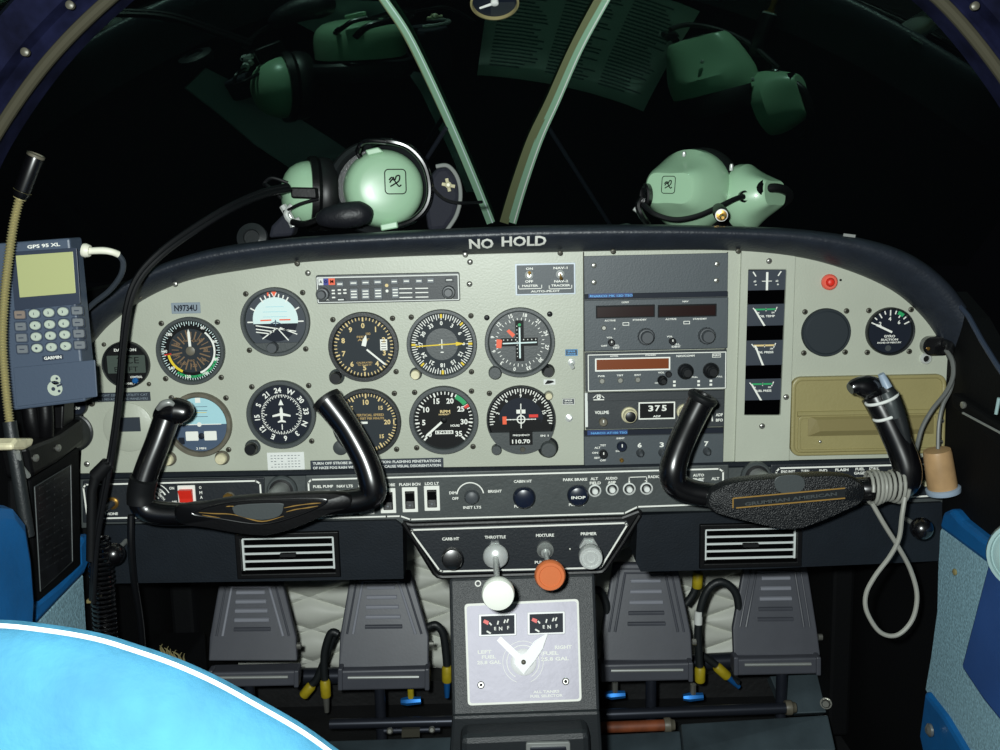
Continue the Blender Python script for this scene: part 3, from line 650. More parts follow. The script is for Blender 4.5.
# ---- autopilot switch plate
t = thing('autopilot_switch_plate', 'grey switch plate with MASTER and TRACKER toggles, above the deviation dial', 'switch plate', P(545, 279))
plate(t, 'plate', 515.2, 263.2, 575.4, 294.8, 0, .0016, 'plateblue', .6, .2); plate(t, 'face', 516.8, 264.8, 573.8, 293.4, .001, .0022, 'radio', .3, .1)
a = Art(545, 279, .0025); a.use('white').text('ON', 529.5, 268.6, 2.4, 7).text('OFF', 529, 281.3, 2.6, 8).text('MASTER', 530, 285.6, 2.2, 16).text('NAV-1', 560.5, 267.8, 2.4, 14).text('NAV-2', 561, 281, 2.4, 14).text('TRACKER', 560.5, 285.2, 2.2, 19).text('AUTO-PILOT', 545, 291, 2, 29)
for x0, x1 in ((518.5, 541.5), (549, 571.5)): a.line([(x0, 285.6), (x0, 288.8), (x1, 288.2), (x1, 285)], .7)
a.build('lettering', t)
for x, y, d in ((529, 275, -1), (560, 274, 1)):
    b = MB(**px_art(x, y)); b.use('chrome'); b.turned([(4.2, .002), (4.2, .0035), (3, .0045), (2, .006)], n=20); b = b.build('toggle', None, t)
    m = MB(); c = P(x, y)-Vector((0, .005, 0)); m.tube([c, c+Vector((0, -.006, -.002*d)), c+Vector((0, -.012, -.004*d))], [.0012, .0014, .0019], 10); m.build('lever', 'brass', b)
# ---- blank plate
t = thing('blank_radio_plate', 'plain dark grey blank plate with four screws at the top of the radio stack', 'blank plate', P(655.5, 274))
plate(t, 'plate', 583.8, 254.5, 727.2, 292.6, 0, .0035, 'radio', .5, .3)
for x, y in ((594, 265.5), (594, 282.3), (717, 264), (716.5, 280.5)): screw_at(t, x, y, 2.7, -.0035, 'screwl')
# ---- upper nav/com
t = thing('navigation_radio', 'radio with two unlit dark red displays below the blank plate', 'radio', P(655, 321))
plate(t, 'case', 584, 293, 727, 350, 0, .003, 'radiod', .5, .2); plate(t, 'fascia', 584, 298.5, 726.8, 349.2, .002, .0055, 'radio', .6, .4); plate(t, 'name_strip', 584.2, 292.6, 726.8, 297.4, .002, .0055, 'dialn', .2, .1)
plate(t, 'name_tape', 588, 292.9, 632, 297.1, .0055, .006, 'bluetape', .2, .05)
a = Art(655, 321, .0064); a.use('bluetxt').text('NARCO MK 12D TSO', 612, 295.3, 2.2, 40).disc(590.5, 295.6, 1).build('lettering', t.children[-1])
a = Art(655, 321, .0058); a.use('white').text('COMM', 624.5, 301.8, 1.7, 7).text('ACTIVE', 609.5, 320, 1.7, 11).text('STANDBY', 639, 319.2, 1.7, 14).frame(622, 321.8, 628.5, 325, .6).text('VOL', 609, 337, 1.7, 6).text('OFF', 603.5, 345.4, 1.7, 6).text('PULL', 615, 345, 1.8, 7).text('TEST', 615.5, 347.4, 1.8, 7).disc(614, 328.2, .8).build('lettering', t)
a = Art(655, 321, .0058); a.use('white').text('NAV', 684.5, 300.9, 1.7, 6).text('ACTIVE', 670, 318.6, 1.7, 11).text('STANDBY', 699, 318.3, 1.7, 14).frame(682.6, 320.4, 689, 323.6, .6).text('VOL', 669, 336, 1.7, 6).text('PULL', 675.5, 343.8, 1.8, 7).text('IDENT', 675.5, 346.2, 1.8, 9).build('lettering', t)
for x0, x1, dy in ((595.4, 654, 0), (657, 715.4, -.8)):
    d = plate(t, 'display', x0, 304.6+dy, x1, 317.2+dy, .005, .0068, 'dialk', .4, .2); plate(t, 'display_glass', x0+1.2, 306+dy, x1-1.2, 316+dy, .0066, .007, 'red_disp', .2, .1, parent=d)
K2 = [(8.2, .005), (8.2, .012), (7.4, .0135), (6.2, .0136), (6.0, .021), (5.4, .022)]
knob(t, 645, 335.6, K2, 'knobg', ribs=(8.2, .006, .012)); knob(t, 705.2, 334.8, K2, 'knobg', ribs=(8.2, .006, .012))
knob(t, 610.5, 341.5, [(3.4, .005), (3.4, .012), (2.6, .013)], 'knobk', pointer=True); knob(t, 671, 340.2, [(3.4, .005), (3.4, .012), (2.6, .013)], 'knobk', pointer=True)
knob(t, 603.2, 327.2, [(2.6, .005), (2.6, .008), (1.8, .009)], 'screwl', 'push_button')
# ---- lower com radio with amber display
t = thing('communication_radio', 'white-outlined radio with a dull amber display in the middle of the stack', 'radio', P(656, 371))
plate(t, 'case', 585, 350.4, 726, 390.2, 0, .003, 'radiod', .5, .2); plate(t, 'fascia', 587, 351.8, 725.4, 389.6, .002, .0055, 'radio', .5, .3)
a = Art(656, 371, .0058); a.use('white').frame(587.4, 352.2, 725, 389.4, .9, .6).frame(594.6, 356.8, 669.4, 370, 1.5, .4)
a.text('ACTIVE', 613.5, 355.2, 1.5, 8).text('STANDBY', 650, 354.2, 1.5, 11).text('NAV/COMM', 684.5, 355, 2.2, 18).frame(711, 352.6, 719.6, 356.6, .5).text('NAV', 715.3, 354.4, 1.9, 7).text('PWR', 601, 375.4, 1.7, 7).text('TEST', 619.4, 374.6, 1.7, 6.5).text('IDNT', 637, 374.2, 1.7, 6.5).text('VOL', 660.5, 371.8, 1.8, 6.5).text('OFF', 656, 382.4, 1.5, 4).text('PULL', 694, 376.4, 1.6, 6).text('PULL', 718.6, 375.8, 1.6, 6)
for x, y in ((673.6, 381), (673.6, 384.8), (697.8, 380.6), (697.8, 384.4), (710, 380.2), (710, 384)): a.rect(x-1.3, y-1.1, x+1.3, y+1.1)
a.build('lettering', t)
plate(t, 'display', 596, 358.2, 668, 368.6, .005, .0062, 'amb_disp', .2, .1)
KB = [(8, .005), (8, .009), (6.8, .011), (5.2, .012), (4.6, .021), (3.8, .022)]
knob(t, 684.4, 370.4, KB, 'knobk', ribs=(7.6, .006, .010)); knob(t, 709.6, 369.6, KB, 'knobk', ribs=(7.6, .006, .010))
knob(t, 661.4, 379.4, [(5, .005), (5, .008), (3.6, .01), (3.2, .016), (2.4, .017)], 'knobk')
knob(t, 667.6, 373.4, [(3.2, .005), (3.2, .008), (2.4, .009)], 'knobk', 'push_button')
for x, y in ((601.4, 380.1), (619.6, 379.4), (637, 378.8)): knob(t, x, y, [(2.9, .005), (2.9, .0075), (2.2, .0085)], 'screwl', 'push_button')
# ---- ADF receiver
t = thing('direction_finder_radio', 'dark radio with a small white-framed number window between two ringed knobs', 'radio', P(654, 409))
plate(t, 'case', 585.5, 390.4, 723.6, 428, 0, .003, 'radiod', .5, .2); plate(t, 'fascia', 587, 390.8, 723.4, 427.4, .002, .005, 'radiod', .5, .3); plate(t, 'top_band', 587, 390.8, 723.2, 399, .0048, .0062, 'radiod', .3, .3)
plate(t, 'side_trim', 584.6, 392, 587.4, 426.5, .002, .0056, 'paper', .3, .1)
a = Art(654, 409, .0066); a.use('white').line([(593, 396.6), (595.5, 394.2), (598.2, 393.2), (601, 394.2), (603.4, 396.6)], .8).ring(598.2, 396, 2, .9).line([(593.4, 398.6), (603.2, 398.4)], 1.0).build('emblem', t)
a = Art(654, 409, .0053); a.use('white').text('VOLUME', 601.4, 411.6, 3.4, 14).build('lettering', t)
a = Art(654, 409, .0053); a.use('white').text('ADF', 718.4, 414, 3, 7).text('BFO', 718.6, 419.4, 3, 7).line([(711, 414), (711.6, 420)], 1.4); a.build('lettering', t)
w = plate(t, 'number_window', 637.6, 400.6, 674.4, 418.6, .0048, .0058, 'dialk', .3, .1)
a = Art(656, 409.6, .0061); a.use('white').frame(637.8, 400.8, 674.2, 418.4, 1.3, .3); a.text('3', 650, 407.4, 6, 5).text('7', 656.7, 407.2, 6, 5).text('5', 663.4, 407, 6, 5).text('ADF', 656, 415.4, 2, 7.6); a.build('numerals', w)
KR = [(8, .005), (8, .0095), (7.2, .0105), (6.6, .0106), (6.4, .019), (5.8, .02)]
for x, y in ((628.4, 413.6), (683.6, 410.6)):
    k = knob(t, x, y, KR, 'capw'); m = MB(**px_art(x, y)); m.turned([(5.3, .0195), (5.3, .0208), (4.6, .0212)], n=24); m.build('cap', 'knobk', k)
knob(t, 602.4, 420.4, [(4.2, .005), (4.2, .012), (3.4, .013)], 'bezelb', pointer=True)
# ---- transponder
t = thing('transponder', 'dark radio with a blue strip and code digits at the bottom of the stack', 'radio', P(653, 447))
plate(t, 'case', 583.6, 428, 722.8, 465.4, 0, .003, 'radiod', .5, .2); plate(t, 'fascia', 584, 433.8, 722.4, 465, .002, .0052, 'radio', .5, .3); plate(t, 'name_strip', 584, 428.2, 722.6, 433.4, .002, .0052, 'dialn', .2, .1); plate(t, 'name_tape', 587, 429, 627, 433.8, .0052, .0056, 'bluetape', .2, .05)
a = Art(653, 447, .006); a.use('bluetxt').text('NARCO AT150 TSO', 608.6, 431.4, 2.2, 36)
a.out = .0055; a.use('white')
for tx, x, y in (('TST', 602.6, 444.2), ('ALT', 597, 446.6), ('ON', 594.6, 451.8), ('SBY', 596.6, 457), ('OFF', 602.4, 459.6)): a.text(tx, x, y, 2, 6)
a.text('IDENT', 620, 437, 1.7, 8).text('DIM', 618, 450, 1.7, 5.4)
for x, y, dgt in ((639, 444, '6'), (661, 443.6, '3'), (683.4, 443.2, '2'), (705.4, 442.6, '7')): a.text(dgt, x, y, 5, 4.2)
a.build('lettering', t)
for x, y in ((639.4, 451.6), (661.4, 451.2), (683.6, 450.8), (705.8, 450)): knob(t, x, y, [(4, .005), (4, .009), (2.8, .012), (2.2, .016), (1.4, .017)], 'knobg', 'code_knob')
knob(t, 602.6, 452.2, [(4.2, .005), (4.2, .012), (3.2, .013)], 'knobk', 'mode_knob', pointer=True); knob(t, 621, 445, [(5, .005), (5, .01), (4, .012)], 'knobblue', 'dimmer_knob', pointer=True); knob(t, 621, 459, [(2.2, .005), (2, .008), (1, .009)], 'brass', 'reply_lamp')
# ================================================================== glove box
t = thing('glove_box', 'tan plastic glove box lid with a recessed pull, behind the right yoke', 'glove box', P(866, 414))
def box_ring(name, o, i, out, th, mt): return ring_plate(name, o, i, out, th, mt, t)
def rpx(x0, y0, x1, y1, r, n=5):
    return [(x, -z) for x, z in rrect(x0, -y1, x1, -y0, r, n)]
def skew(p, cx): return [(x+(y-414)*-.022, y-(x-cx)*math.tan(ROLL)*.9) for x, y in p]
ring_plate('rim', skew(rpx(790, 375, 943.5, 453.5, 9), 866), skew(rpx(794, 379, 939.5, 450, 6.5), 866), .007, .007, 'tan', t)
m = MB(); m.prism([P(x, y)-Vector((0, .0045, 0)) for x, y in skew(rpx(793, 378, 940.5, 451, 7), 866)], (0, .004, 0)); m.build('lid', 'tan', t, smooth_=False)
m = MB(); a_, b_ = [P(x, y) for x, y in skew([(796, 412), (938, 412)], 866)]
m.tube([a_-Vector((0, .004, 0)), b_-Vector((0, .004, 0))], .0035, 10); m.build('ledge', 'tan', t)
ring_plate('lower_panel', skew(rpx(797, 414, 937, 449.5, 4), 866), skew(rpx(799.5, 416.5, 934.5, 447.5, 3), 866), .0065, .002, 'tan', t)
# recessed hand pull: sloping walls going in
m = MB(); o = skew([(807, 414), (932, 414), (932, 434), (807, 434)], 866); i = skew([(814, 417), (926, 417), (918, 428.5), (818, 428.5)], 866)
vs = [P(x, y)-Vector((0, .0055, 0)) for x, y in o]+[P(x, y)-Vector((0, .0098, 0)) for x, y in i]
m.add(vs, [[k, (k+1) % 4, 4+(k+1) % 4, 4+k] for k in range(4)]+[[4, 5, 6, 7]]); m.prism([P(x, y)-Vector((0, .0054, 0)) for x, y in o], (0, .001, 0)); m.build('hand_pull', 'tandark', t, fix=True, smooth_=False)
screw_at(t, 820, 441.5, 1.6, -.0048, 'screwl', 'latch_stud'); screw_at(t, 941.5, 421, 2.6, -.0072, 'screwl'); screw_at(t, 940.5, 442, 2.6, -.0072, 'screwl')
# ================================================================== lower switch strip
SY = -.004
sw = thing('lower_instrument_strip', 'long dark grey switch strip with white outlines under the beige panel', 'panel', P(500, 495))
def strip_poly(pts, out, th, name, mt, bev=.0015): m = MB(); m.prism([P(x, y, SY)-Vector((0, out, 0)) for x, y in pts], (0, th, 0)); return m.build(name, mt, sw, smooth_=False, bevel=bev)
strip_poly([(80, 478), (300, 474), (583, 467), (955, 460), (955, 506), (640, 512), (623, 521), (410, 528), (395, 521), (80, 528)], .002, .02, 'body', 'strip')
strip_poly([(84, 480), (265, 476.5), (265, 519), (84, 522)], .0045, .004, 'left_plate', 'stripd'); strip_poly([(306, 474.5), (728, 463.6), (728, 505), (637, 507.6), (624, 514.6), (410, 521), (400, 515), (306, 521)], .0045, .004, 'middle_plate', 'strip'); strip_poly([(770, 463.6), (952, 458.5), (952, 497), (770, 503)], .0045, .004, 'right_plate', 'stripd')
m = MB(); m.tube([P(80, 476.5, SY), P(583, 468, SY), P(955, 459.5, SY)], .004, 10); m.build('upper_edge', 'dash', sw)
a = Art(500, 495, .0047, SY); a.use('white')
def outline(pts, w=1.5): a.line(pts, w)
outline([(90, 516), (87.5, 513), (86.5, 486), (89, 483), (258, 479.2), (262, 482), (262.4, 514), (90, 518)], 1.6)
outline([(310, 519), (310, 481), (313, 478), (718, 467.2), (722, 470), (722.4, 503), (637, 506.2), (624, 512.8), (410, 519.2), (400, 515.6), (386, 516), (310, 518)], 1.6)
outline([(948, 494), (880, 498), (775, 501), (775, 470), (778, 466.6), (948, 462)], 1.6)
for tx, x, y, w in (('FUEL PUMP', 324.5, 485, 20), ('NAV LTS', 346, 484.6, 16), ('PITOT HT', 368, 484, 17), ('STROBE', 389, 483.4, 14), ('FLASH BCN', 410.6, 482.8, 21), ('LDG LT', 432.6, 482, 14), ('CABIN HT', 523, 479.8, 18), ('PULL OUT', 523, 505.4, 18), ('PARK BRAKE', 575, 478, 24), ('PULL ON', 576, 503.8, 15), ('ALT', 594, 477.2, 7.5), ('FIELD', 595, 481.6, 11), ('AUDIO', 611, 476.8, 12), ('AMP', 611.4, 481, 8), ('1', 628.8, 480.6, 1.4), ('2', 645.6, 480.2, 3), ('RADIO', 653.6, 475.2, 12), ('AUTO', 697.6, 473.6, 11), ('PILOT', 697.8, 478, 11), ('ALT', 714.4, 477.2, 8), ('DIM', 453, 491.6, 7), ('OFF', 455.4, 497.4, 6.4), ('BRIGHT', 495, 490, 13.6), ('INST LTS', 472, 506.6, 18),
                 ('PHONE', 112, 513, 13), ('ON', 174, 486.6, 5), ('OFF', 175.6, 501, 5), ('O', 202.4, 486, 2.4), ('M', 202.6, 491.2, 2.8), ('A', 202.8, 496, 2.6), ('ENG INST', 786.6, 470, 14), ('TURN', 803.4, 469.6, 8), ('IND', 821.6, 469, 8), ('FLASH', 840, 468.2, 13), ('FUEL', 858, 467.4, 9), ('GAGES', 858.2, 471.6, 12), ('STALL', 872, 467, 10), ('WRN', 872, 471, 8), ('DC', 917, 464.6, 4), ('PLUG', 926, 468, 9)):
    a.text(tx, x, y, 2.9, w)
a.line([(628.6, 478.6), (628.8, 475.8), (646, 475.2), (646.2, 478)], .8); a.line([(478, 476.6), (480, 477)], .01)
a.ring(470.4, 494.6, 14, 12.8, -82, 80)
for k, r in enumerate((22, 18, 14, 10)): a.ring(152, 502, r, r-1.6 if k else r-1, -20, 62)
a.text('MAG', 160.4, 488, 3, 9, 40).text('BOTH', 163.4, 495.6, 2.4, 8, 50)
a.build('lettering', sw)
# rocker switches
for x, y, lab in ((323.6, 501.5, 'FUEL PUMP'), (345.2, 501.5, 'NAV LTS'), (366.8, 500.6, None), (388.6, 499.4, 'STROBE'), (410.4, 498.4, 'FLASH BCN'), (432.3, 497, 'LDG LT')):
    l = f'black rocker switch in a white plate under the words {lab}' if lab else 'black rocker switch mostly hidden by the left yoke corner, left of the STROBE one'
    t = thing('rocker_switch', l, 'switch', P(x, y, SY), 'rocker switches on the lower strip')
    plate(t, 'plate', x-7.7, y-12.8, x+7.7, y+12.8, .0045, .0062, 'white', .6, .3, SY); plate(t, 'bezel', x-4.8, y-9, x+4.8, y+9, .006, .0078, 'black', .4, .3, SY)
    p0 = P(x, y, SY); k = S(x, y, SY); m = MB()
    prof = [(-8.4*k, .0075), (-8.4*k, .0105), (-1*k, .0085), (8.4*k, .0125), (8.4*k, .0075)]
    m.prism([p0+Vector((-4.2*k, -o, z)) for z, o in prof], (8.4*k, 0, 0)); r = m.build('rocker', 'black', t, smooth_=False, bevel=.0005)
    b = MB(o=p0, k=k); b.use('keyg'); b.rect(-1, -5.2, 1, -3.8, .0107+.0006); b.build('mark', None, r)
# master switch
t = thing('master_switch', 'red rocker switch in a white plate above the left yoke hub', 'switch', P(188, 496, SY)); plate(t, 'plate', 179.6, 483.8, 197, 507.6, .0045, .006, 'white', .6, .3, SY)
p0 = P(188, 496.5, SY); k = S(188, 496, SY); m = MB(); m.prism([p0+Vector((-6.6*k, -o, z)) for z, o in [(-9.5*k, .005), (-9.5*k, .0085), (0, .0095), (9*k, .013), (9*k, .005)]], (13.2*k, 0, 0)); m.build('rocker', 'red', t, smooth_=False, bevel=.0006)
# key switch tip, brass thing
t = thing('ignition_key', 'brass coloured key fob standing out of the strip just above the left yoke hub', 'key', P(230.5, 495, SY)); m = MB(**px_art(230.5, 496, SY)); m.turned([(5.6, .0045), (5.6, .007), (4, .009), (3, .013)], n=20); m.build('barrel', 'bezelb', t); m = MB(**px_art(230.5, 494, SY)); m.slab([(-5, -2), (-4, 2), (0, 4.2), (4.5, 2.6), (5.6, -1), (2, -3)], .012, .0145, .3); m.build('bow', 'brass', t)
# dimmer, pull knobs on the strip
def pull_knob(nm, lab, x, y, r, mt, cat='knob', h=.022, txt=None):
    t = thing(nm, lab, cat, P(x, y, SY)); m = MB(**px_art(x, y, SY)); m.turned([(r*.55, .0045), (r*.55, .009)], n=20); m.build('shaft', 'steel', t)
    m = MB(**px_art(x, y, SY)); m.turned([(r*.5, .008), (r*.86, .0095), (r, .013), (r*.97, h-.005), (r*.8, h-.0015), (r*.45, h)], n=36); kb = m.build('knob_head', mt, t)
    if txt: a = Art(x, y, h+.0003, SY); a.use('white').text(txt, x, y+.4, 3, 14); a.build('lettering', kb)
    return t
pull_knob('dimmer_knob', 'grey dimmer knob inside a white arc labelled DIM and BRIGHT', 472, 494, 7.6, 'knobg', h=.019)
pull_knob('cabin_heat_knob', 'round blue-black pull knob under the words CABIN HT', 523.8, 494.2, 11.2, 'knobblue')
pull_knob('park_brake_knob', 'round blue-black pull knob marked INOP under the words PARK BRAKE', 577, 492, 10.8, 'knobblue', txt='INOP')
for x, y, lab in ((594.4, 489.4, 'ringed button of a circuit breaker labelled ALT FIELD'), (611.6, 488, 'ringed button of a circuit breaker labelled AUDIO AMP'), (628.6, 487.6, 'ringed button of the circuit breaker numbered 1 under RADIO'), (645.8, 487.2, 'ringed button of the circuit breaker numbered 2 under RADIO'), (698, 484, 'ringed button of a circuit breaker labelled AUTO PILOT, right of the yoke horn')):
    t = thing('circuit_breaker', lab, 'circuit breaker', P(x, y, SY), 'circuit breakers on the lower strip'); m = MB(**px_art(x, y, SY)); m.turned([(6.3, .0045), (6.3, .0065), (5.2, .0075), (4.8, .0055)], n=28, cap=False); m.build('collar', 'paper', t)
    m = MB(**px_art(x, y, SY)); m.turned([(4.8, .0045), (4.8, .0056)], n=24); m.build('recess', 'bezeld', t); m = MB(**px_art(x, y, SY)); m.turned([(3, .005), (3, .011), (2.4, .012)], n=20); m.build('button', 'paper', t)
t = thing('circuit_breaker', 'small ringed button on the right strip, half behind the tan plug', 'circuit breaker', P(926, 480, SY), 'circuit breakers on the lower strip'); m = MB(**px_art(922, 481.5, SY)); m.turned([(4.4, .0045), (4.4, .0065), (3.4, .0075)], n=24); m.build('collar', 'screw', t); m = MB(**px_art(922, 481.5, SY)); m.turned([(2.6, .006), (2.6, .012), (2, .013)], n=20); m.build('button', 'capw', t)
# headphone jack with plug
t = thing('headphone_jack', 'copper ringed jack socket above the word PHONE', 'socket', P(114, 502, SY)); m = MB(**px_art(114, 502, SY)); m.turned([(6.2, .0045), (6.2, .0065), (5, .0075), (4.2, .006)], n=28); m.build('collar', 'brass', t)
m = MB(); c = P(114, 502, SY); m.tube([c+Vector((0, -.006, 0)), c+Vector((-.003, -.03, -.001)), c+Vector((-.007, -.05, -.002))], [.0042, .0046, .0042], 14); m.build('plug', 'cabled', t)
# yoke shaft collars
for x, y, lab in ((283, 489, 'round grey shaft collar behind the left yoke hub'), (755, 475, 'round grey shaft collar behind the right yoke hub')):
    t = thing('shaft_collar', lab, 'collar', P(x, y, SY)); m = MB(**px_art(x, y, SY)); m.turned([(15, .002), (15, .008), (13.4, .010), (12, .010), (11.4, .006)], n=40, cap=False); m.build('ring', 'bezel', t); m = MB(**px_art(x, y, SY)); m.turned([(12, .002), (12, .0055)], n=32); m.build('felt_seal', 'rubber', t)
# ================================================================== lower dash, vents, engine controls, console
LY = -.006
def pxprism(parent, name, pts, Y, front, th, mt, bev=.003, base=None):
    m = MB(); m.prism([P(x, y, Y)-Vector((0, front, 0)) for x, y in pts], (0, th, 0)); return m.build(name, mt, parent, smooth_=False, bevel=bev)
t = thing('lower_dash_pad', 'dark padded lower dash section under the left half of the switch strip', 'dash pad', P(250, 550, LY))
ring_plate_l = lambda par, name, o, i, Y, out, th, mt: (lambda m: m.build(name, mt, par, fix=True, smooth_=False))(ringm(o, i, Y, out, th))
def ringm(o, i, Y, out, th):
    m = MB(); a = [P(x, y, Y)-Vector((0, out, 0)) for x, y in o]; b = [P(x, y, Y)-Vector((0, out, 0)) for x, y in i]; d = Vector((0, th, 0)); n = len(a); fs = []
    for k in range(n):
        j = (k+1) % n; fs += [[k, n+k, n+j, j], [k, j, 2*n+j, 2*n+k], [n+k, 3*n+k, 3*n+j, n+j], [2*n+k, 2*n+j, 3*n+j, 3*n+k]]
    return m.add(a+b+[q+d for q in a]+[q+d for q in b], fs)
ring_plate_l(t, 'pad', [(92, 524), (300, 521), (396, 519), (403, 524), (404, 577), (300, 579), (92, 582)], [(240, 533), (300, 532), (337, 531), (338, 531.2), (338, 572), (290, 573), (240, 574)], LY, .006, .05, 'dash')
t2 = thing('lower_dash_pad', 'dark padded lower dash section under the right half of the switch strip', 'dash pad', P(790, 540, LY))
ring_plate_l(t2, 'pad', [(637, 514), (800, 507), (940, 501), (940, 559), (880, 562), (760, 567), (640, 570), (635, 560)], [(701, 524), (790, 521), (798, 520.8), (798, 560), (780, 560.6), (750, 562), (701, 563.6), (701, 550)], LY, .006, .05, 'dash')
def vent(lab, x0, y0, x1, y1, side):
    cx, cy = (x0+x1)/2, (y0+y1)/2; t = thing('air_vent', lab, 'air vent', P(cx, cy, LY)); w, h = (x1-x0)/2, (y1-y0)/2; a = px_art(cx, cy, LY)
    m = MB(**a); m.slab([(-w-1, -h-1), (w+1, -h-1), (w+1, h+1), (-w-1, h+1)], -.04, -.036); m.build('duct_back', 'black', t)
    m = MB(**a); n = 4
    def rr(W_, H_, o): return [m.pt(x, z, o) for x, z in ((-W_, -H_), (W_, -H_), (W_, H_), (-W_, H_))]
    vs = rr(w+6, h+6, .0055)+rr(w+5, h+5, .009)+rr(w+.5, h+.5, .009)+rr(w+.5, h+.5, -.036)
    m.add(vs, [[j*4+k, j*4+(k+1) % 4, (j+1)*4+(k+1) % 4, (j+1)*4+k] for j in range(3) for k in range(4)]); m.build('frame', 'black', t, fix=True, smooth_=False, bevel=.0008)
    for k in range(5):
        z = -h+2.6+k*(2*h-5)/4; m = MB(**a); p = m.pt(-w+1, z, .002); q = m.pt(w-1, z, .002)
        m.prism([p, p+Vector((0, .022, .006)), p+Vector((0, .022, .0072)), p+Vector((0, 0, .0018))], q-p); lv = m.build('louver', 'black', t, smooth_=False)
        e = MB(); e.tube([p+Vector((0, -.0004, .0009)), q+Vector((0, -.0004, .0009))], .0015, 6); e.build('glint_edge', 'paleedge', lv)
    for k in range(7):
        x = -w+w*2*(k+.5)/7; m = MB(**a); p = m.pt(x, -h+1, -.024); m.prism([p, p+Vector((.0012, 0, 0)), p+Vector((.0012, .012, 0)), p+Vector((0, .012, 0))], m.pt(x, h-1, -.024)-p); m.build('vane', 'bezel', t, smooth_=False)
    m = MB(**a); m.rbox(-8, -1.8, 8, 1.8, .002, .008, .8, .4); m.build('thumb_tab', 'rubber', t)
    for sx in (-1, 1):
        m = MB(**a); m.rbox(sx*(w-1)-1, -h+2, sx*(w-1)+1, h-2, .0, .0036, .3, .2); m.build('pivot_strip', 'paleedge', t)
vent('slatted air vent with bright edged louvers under the left yoke hub', 243, 535, 335, 571.5, -1)
vent('slatted air vent with bright edged louvers under the right yoke hub', 704, 526, 795, 561, 1)
# ---- engine control quadrant
QY = -.012
q = thing('engine_control_panel', 'black tapered control panel with white outline in the middle below the switch strip', 'control panel', P(520, 545, QY))
qo = [(402, 521), (412, 523.5), (622, 516.5), (640, 509.5), (644, 514), (608, 570), (603, 573.5), (440, 577), (434, 574)]
pxprism(q, 'plate', qo, QY, 0, .03, 'black', .003)
m = MB(); m.tube([P(x, y, QY-.002) for x, y in ((403, 523), (418, 546), (432, 569), (434.5, 573), (438, 576), (443, 577), (520, 574.6), (597, 572.2), (602, 571.5), (606, 568), (622, 544), (640, 515))], .0032, 8); m.build('rolled_edge', 'black', q)
pxprism(q, 'fascia', [(410, 527.5), (627, 520), (628.5, 523), (602.5, 567), (598, 569.6), (442, 573), (437, 570)], QY, .003, .004, 'stripd', .001)
a = Art(520, 545, .0033, QY); a.use('white').line([(412, 530), (413.4, 528.4), (625, 521.4), (626.8, 523.4), (601, 566.6), (598.6, 568), (441.6, 571.6), (438.8, 570.4), (412, 530)], 1.7)
for tx, x, y, w in (('CARB HT', 451, 537.6, 17), ('THROTTLE', 495.4, 535.8, 21), ('MIXTURE', 545, 534, 18), ('PRIMER', 588.6, 532.4, 16), ('PULL OUT', 545.4, 562, 22)): a.text(tx, x, y, 3.1, w)
a.build('lettering', q); screw_at(q, 559+11, 549, 1.3, QY-.003, 'screwl')
def control(nm, lab, bx, by, kx, ky, KY, kr, mt, nut_r, rod_r, prof, nutm='chrome', cat='control'):
    t = thing(nm, lab, cat, P(bx, by, QY)); m = MB(**px_art(bx, by, QY)); m.turned([(nut_r, .003), (nut_r, .009), (nut_r*.8, .011), (nut_r*.55, .018)], n=6 if nutm == 'chrome' else 24); m.build('lock_nut', nutm, t)
    b, e = P(bx, by, QY)-Vector((0, .01, 0)), P(kx, ky, KY); m = MB(); m.tube([b, e], rod_r, 12); m.build('rod', 'chrome', t)
    k = S(kx, ky, KY); m = MB(); m.lathe(e, (b-e)*-1, [(r*k*kr, h) for r, h in prof], 40); m.build('knob', mt, t); return t
control('carburettor_heat_control', 'small black fluted pull knob under the words CARB HT', 452, 552, 452, 557, -.035, 10.5, 'gloss', 5.5, .004, [(.5, -.004), (.9, -.003), (1, 0), (1, .014), (.9, .017), (.5, .018)])
t = control('throttle_control', 'large white round throttle knob on a long chrome rod', 495, 547, 498, 593, -.16, 16.6, 'knobw', 7.5, .0034, [(.25, -.014), (.4, -.010), (.85, -.008), (1, -.003), (1, .004), (.93, .0075), (.6, .009)])
m = MB(**px_art(495.6, 556, QY-.03)); m.turned([(12.6, 0), (12.6, .003), (11, .006), (5, .010)], n=32); m.build('friction_disc', 'chrome', t)
control('mixture_control', 'orange-red round mixture knob beside the white throttle', 545, 548, 550, 575, -.11, 15.6, 'orangek', 8.3, .0032, [(.3, -.012), (.5, -.008), (.9, -.006), (1, -.002), (1, .003), (.9, .006), (.72, .006), (.68, .005), (.3, .005)], 'steel')
t = control('primer_control', 'clear silvery primer plunger under the word PRIMER', 588.4, 545, 590.6, 556.4, -.055, 11.8, 'chrome', 9.6, .0045, [(.5, -.012), (.9, -.010), (1, -.006), (1, .006), (.94, .008), (.8, .008), (.76, .006), (.6, .006), (.56, .0075), (.4, .0075), (.36, .006), (.1, .006)], 'chrome')
# ---- centre console with fuel selector
con = thing('centre_console', 'black centre console sloping down from the engine controls to the floor', 'console', P(522, 690, -.02))
c3 = lambda x, y, Y: P(x, y, Y)
TOPY, BOTY = -.018, -.085
fr = [c3(449, 578, TOPY), c3(595, 573, TOPY), c3(600, 713, BOTY), c3(452, 718, BOTY)]
m = MB(); m.prism(fr, (0, .09, -.015)); m.build('pedestal', 'console', con, smooth_=False, bevel=.004)
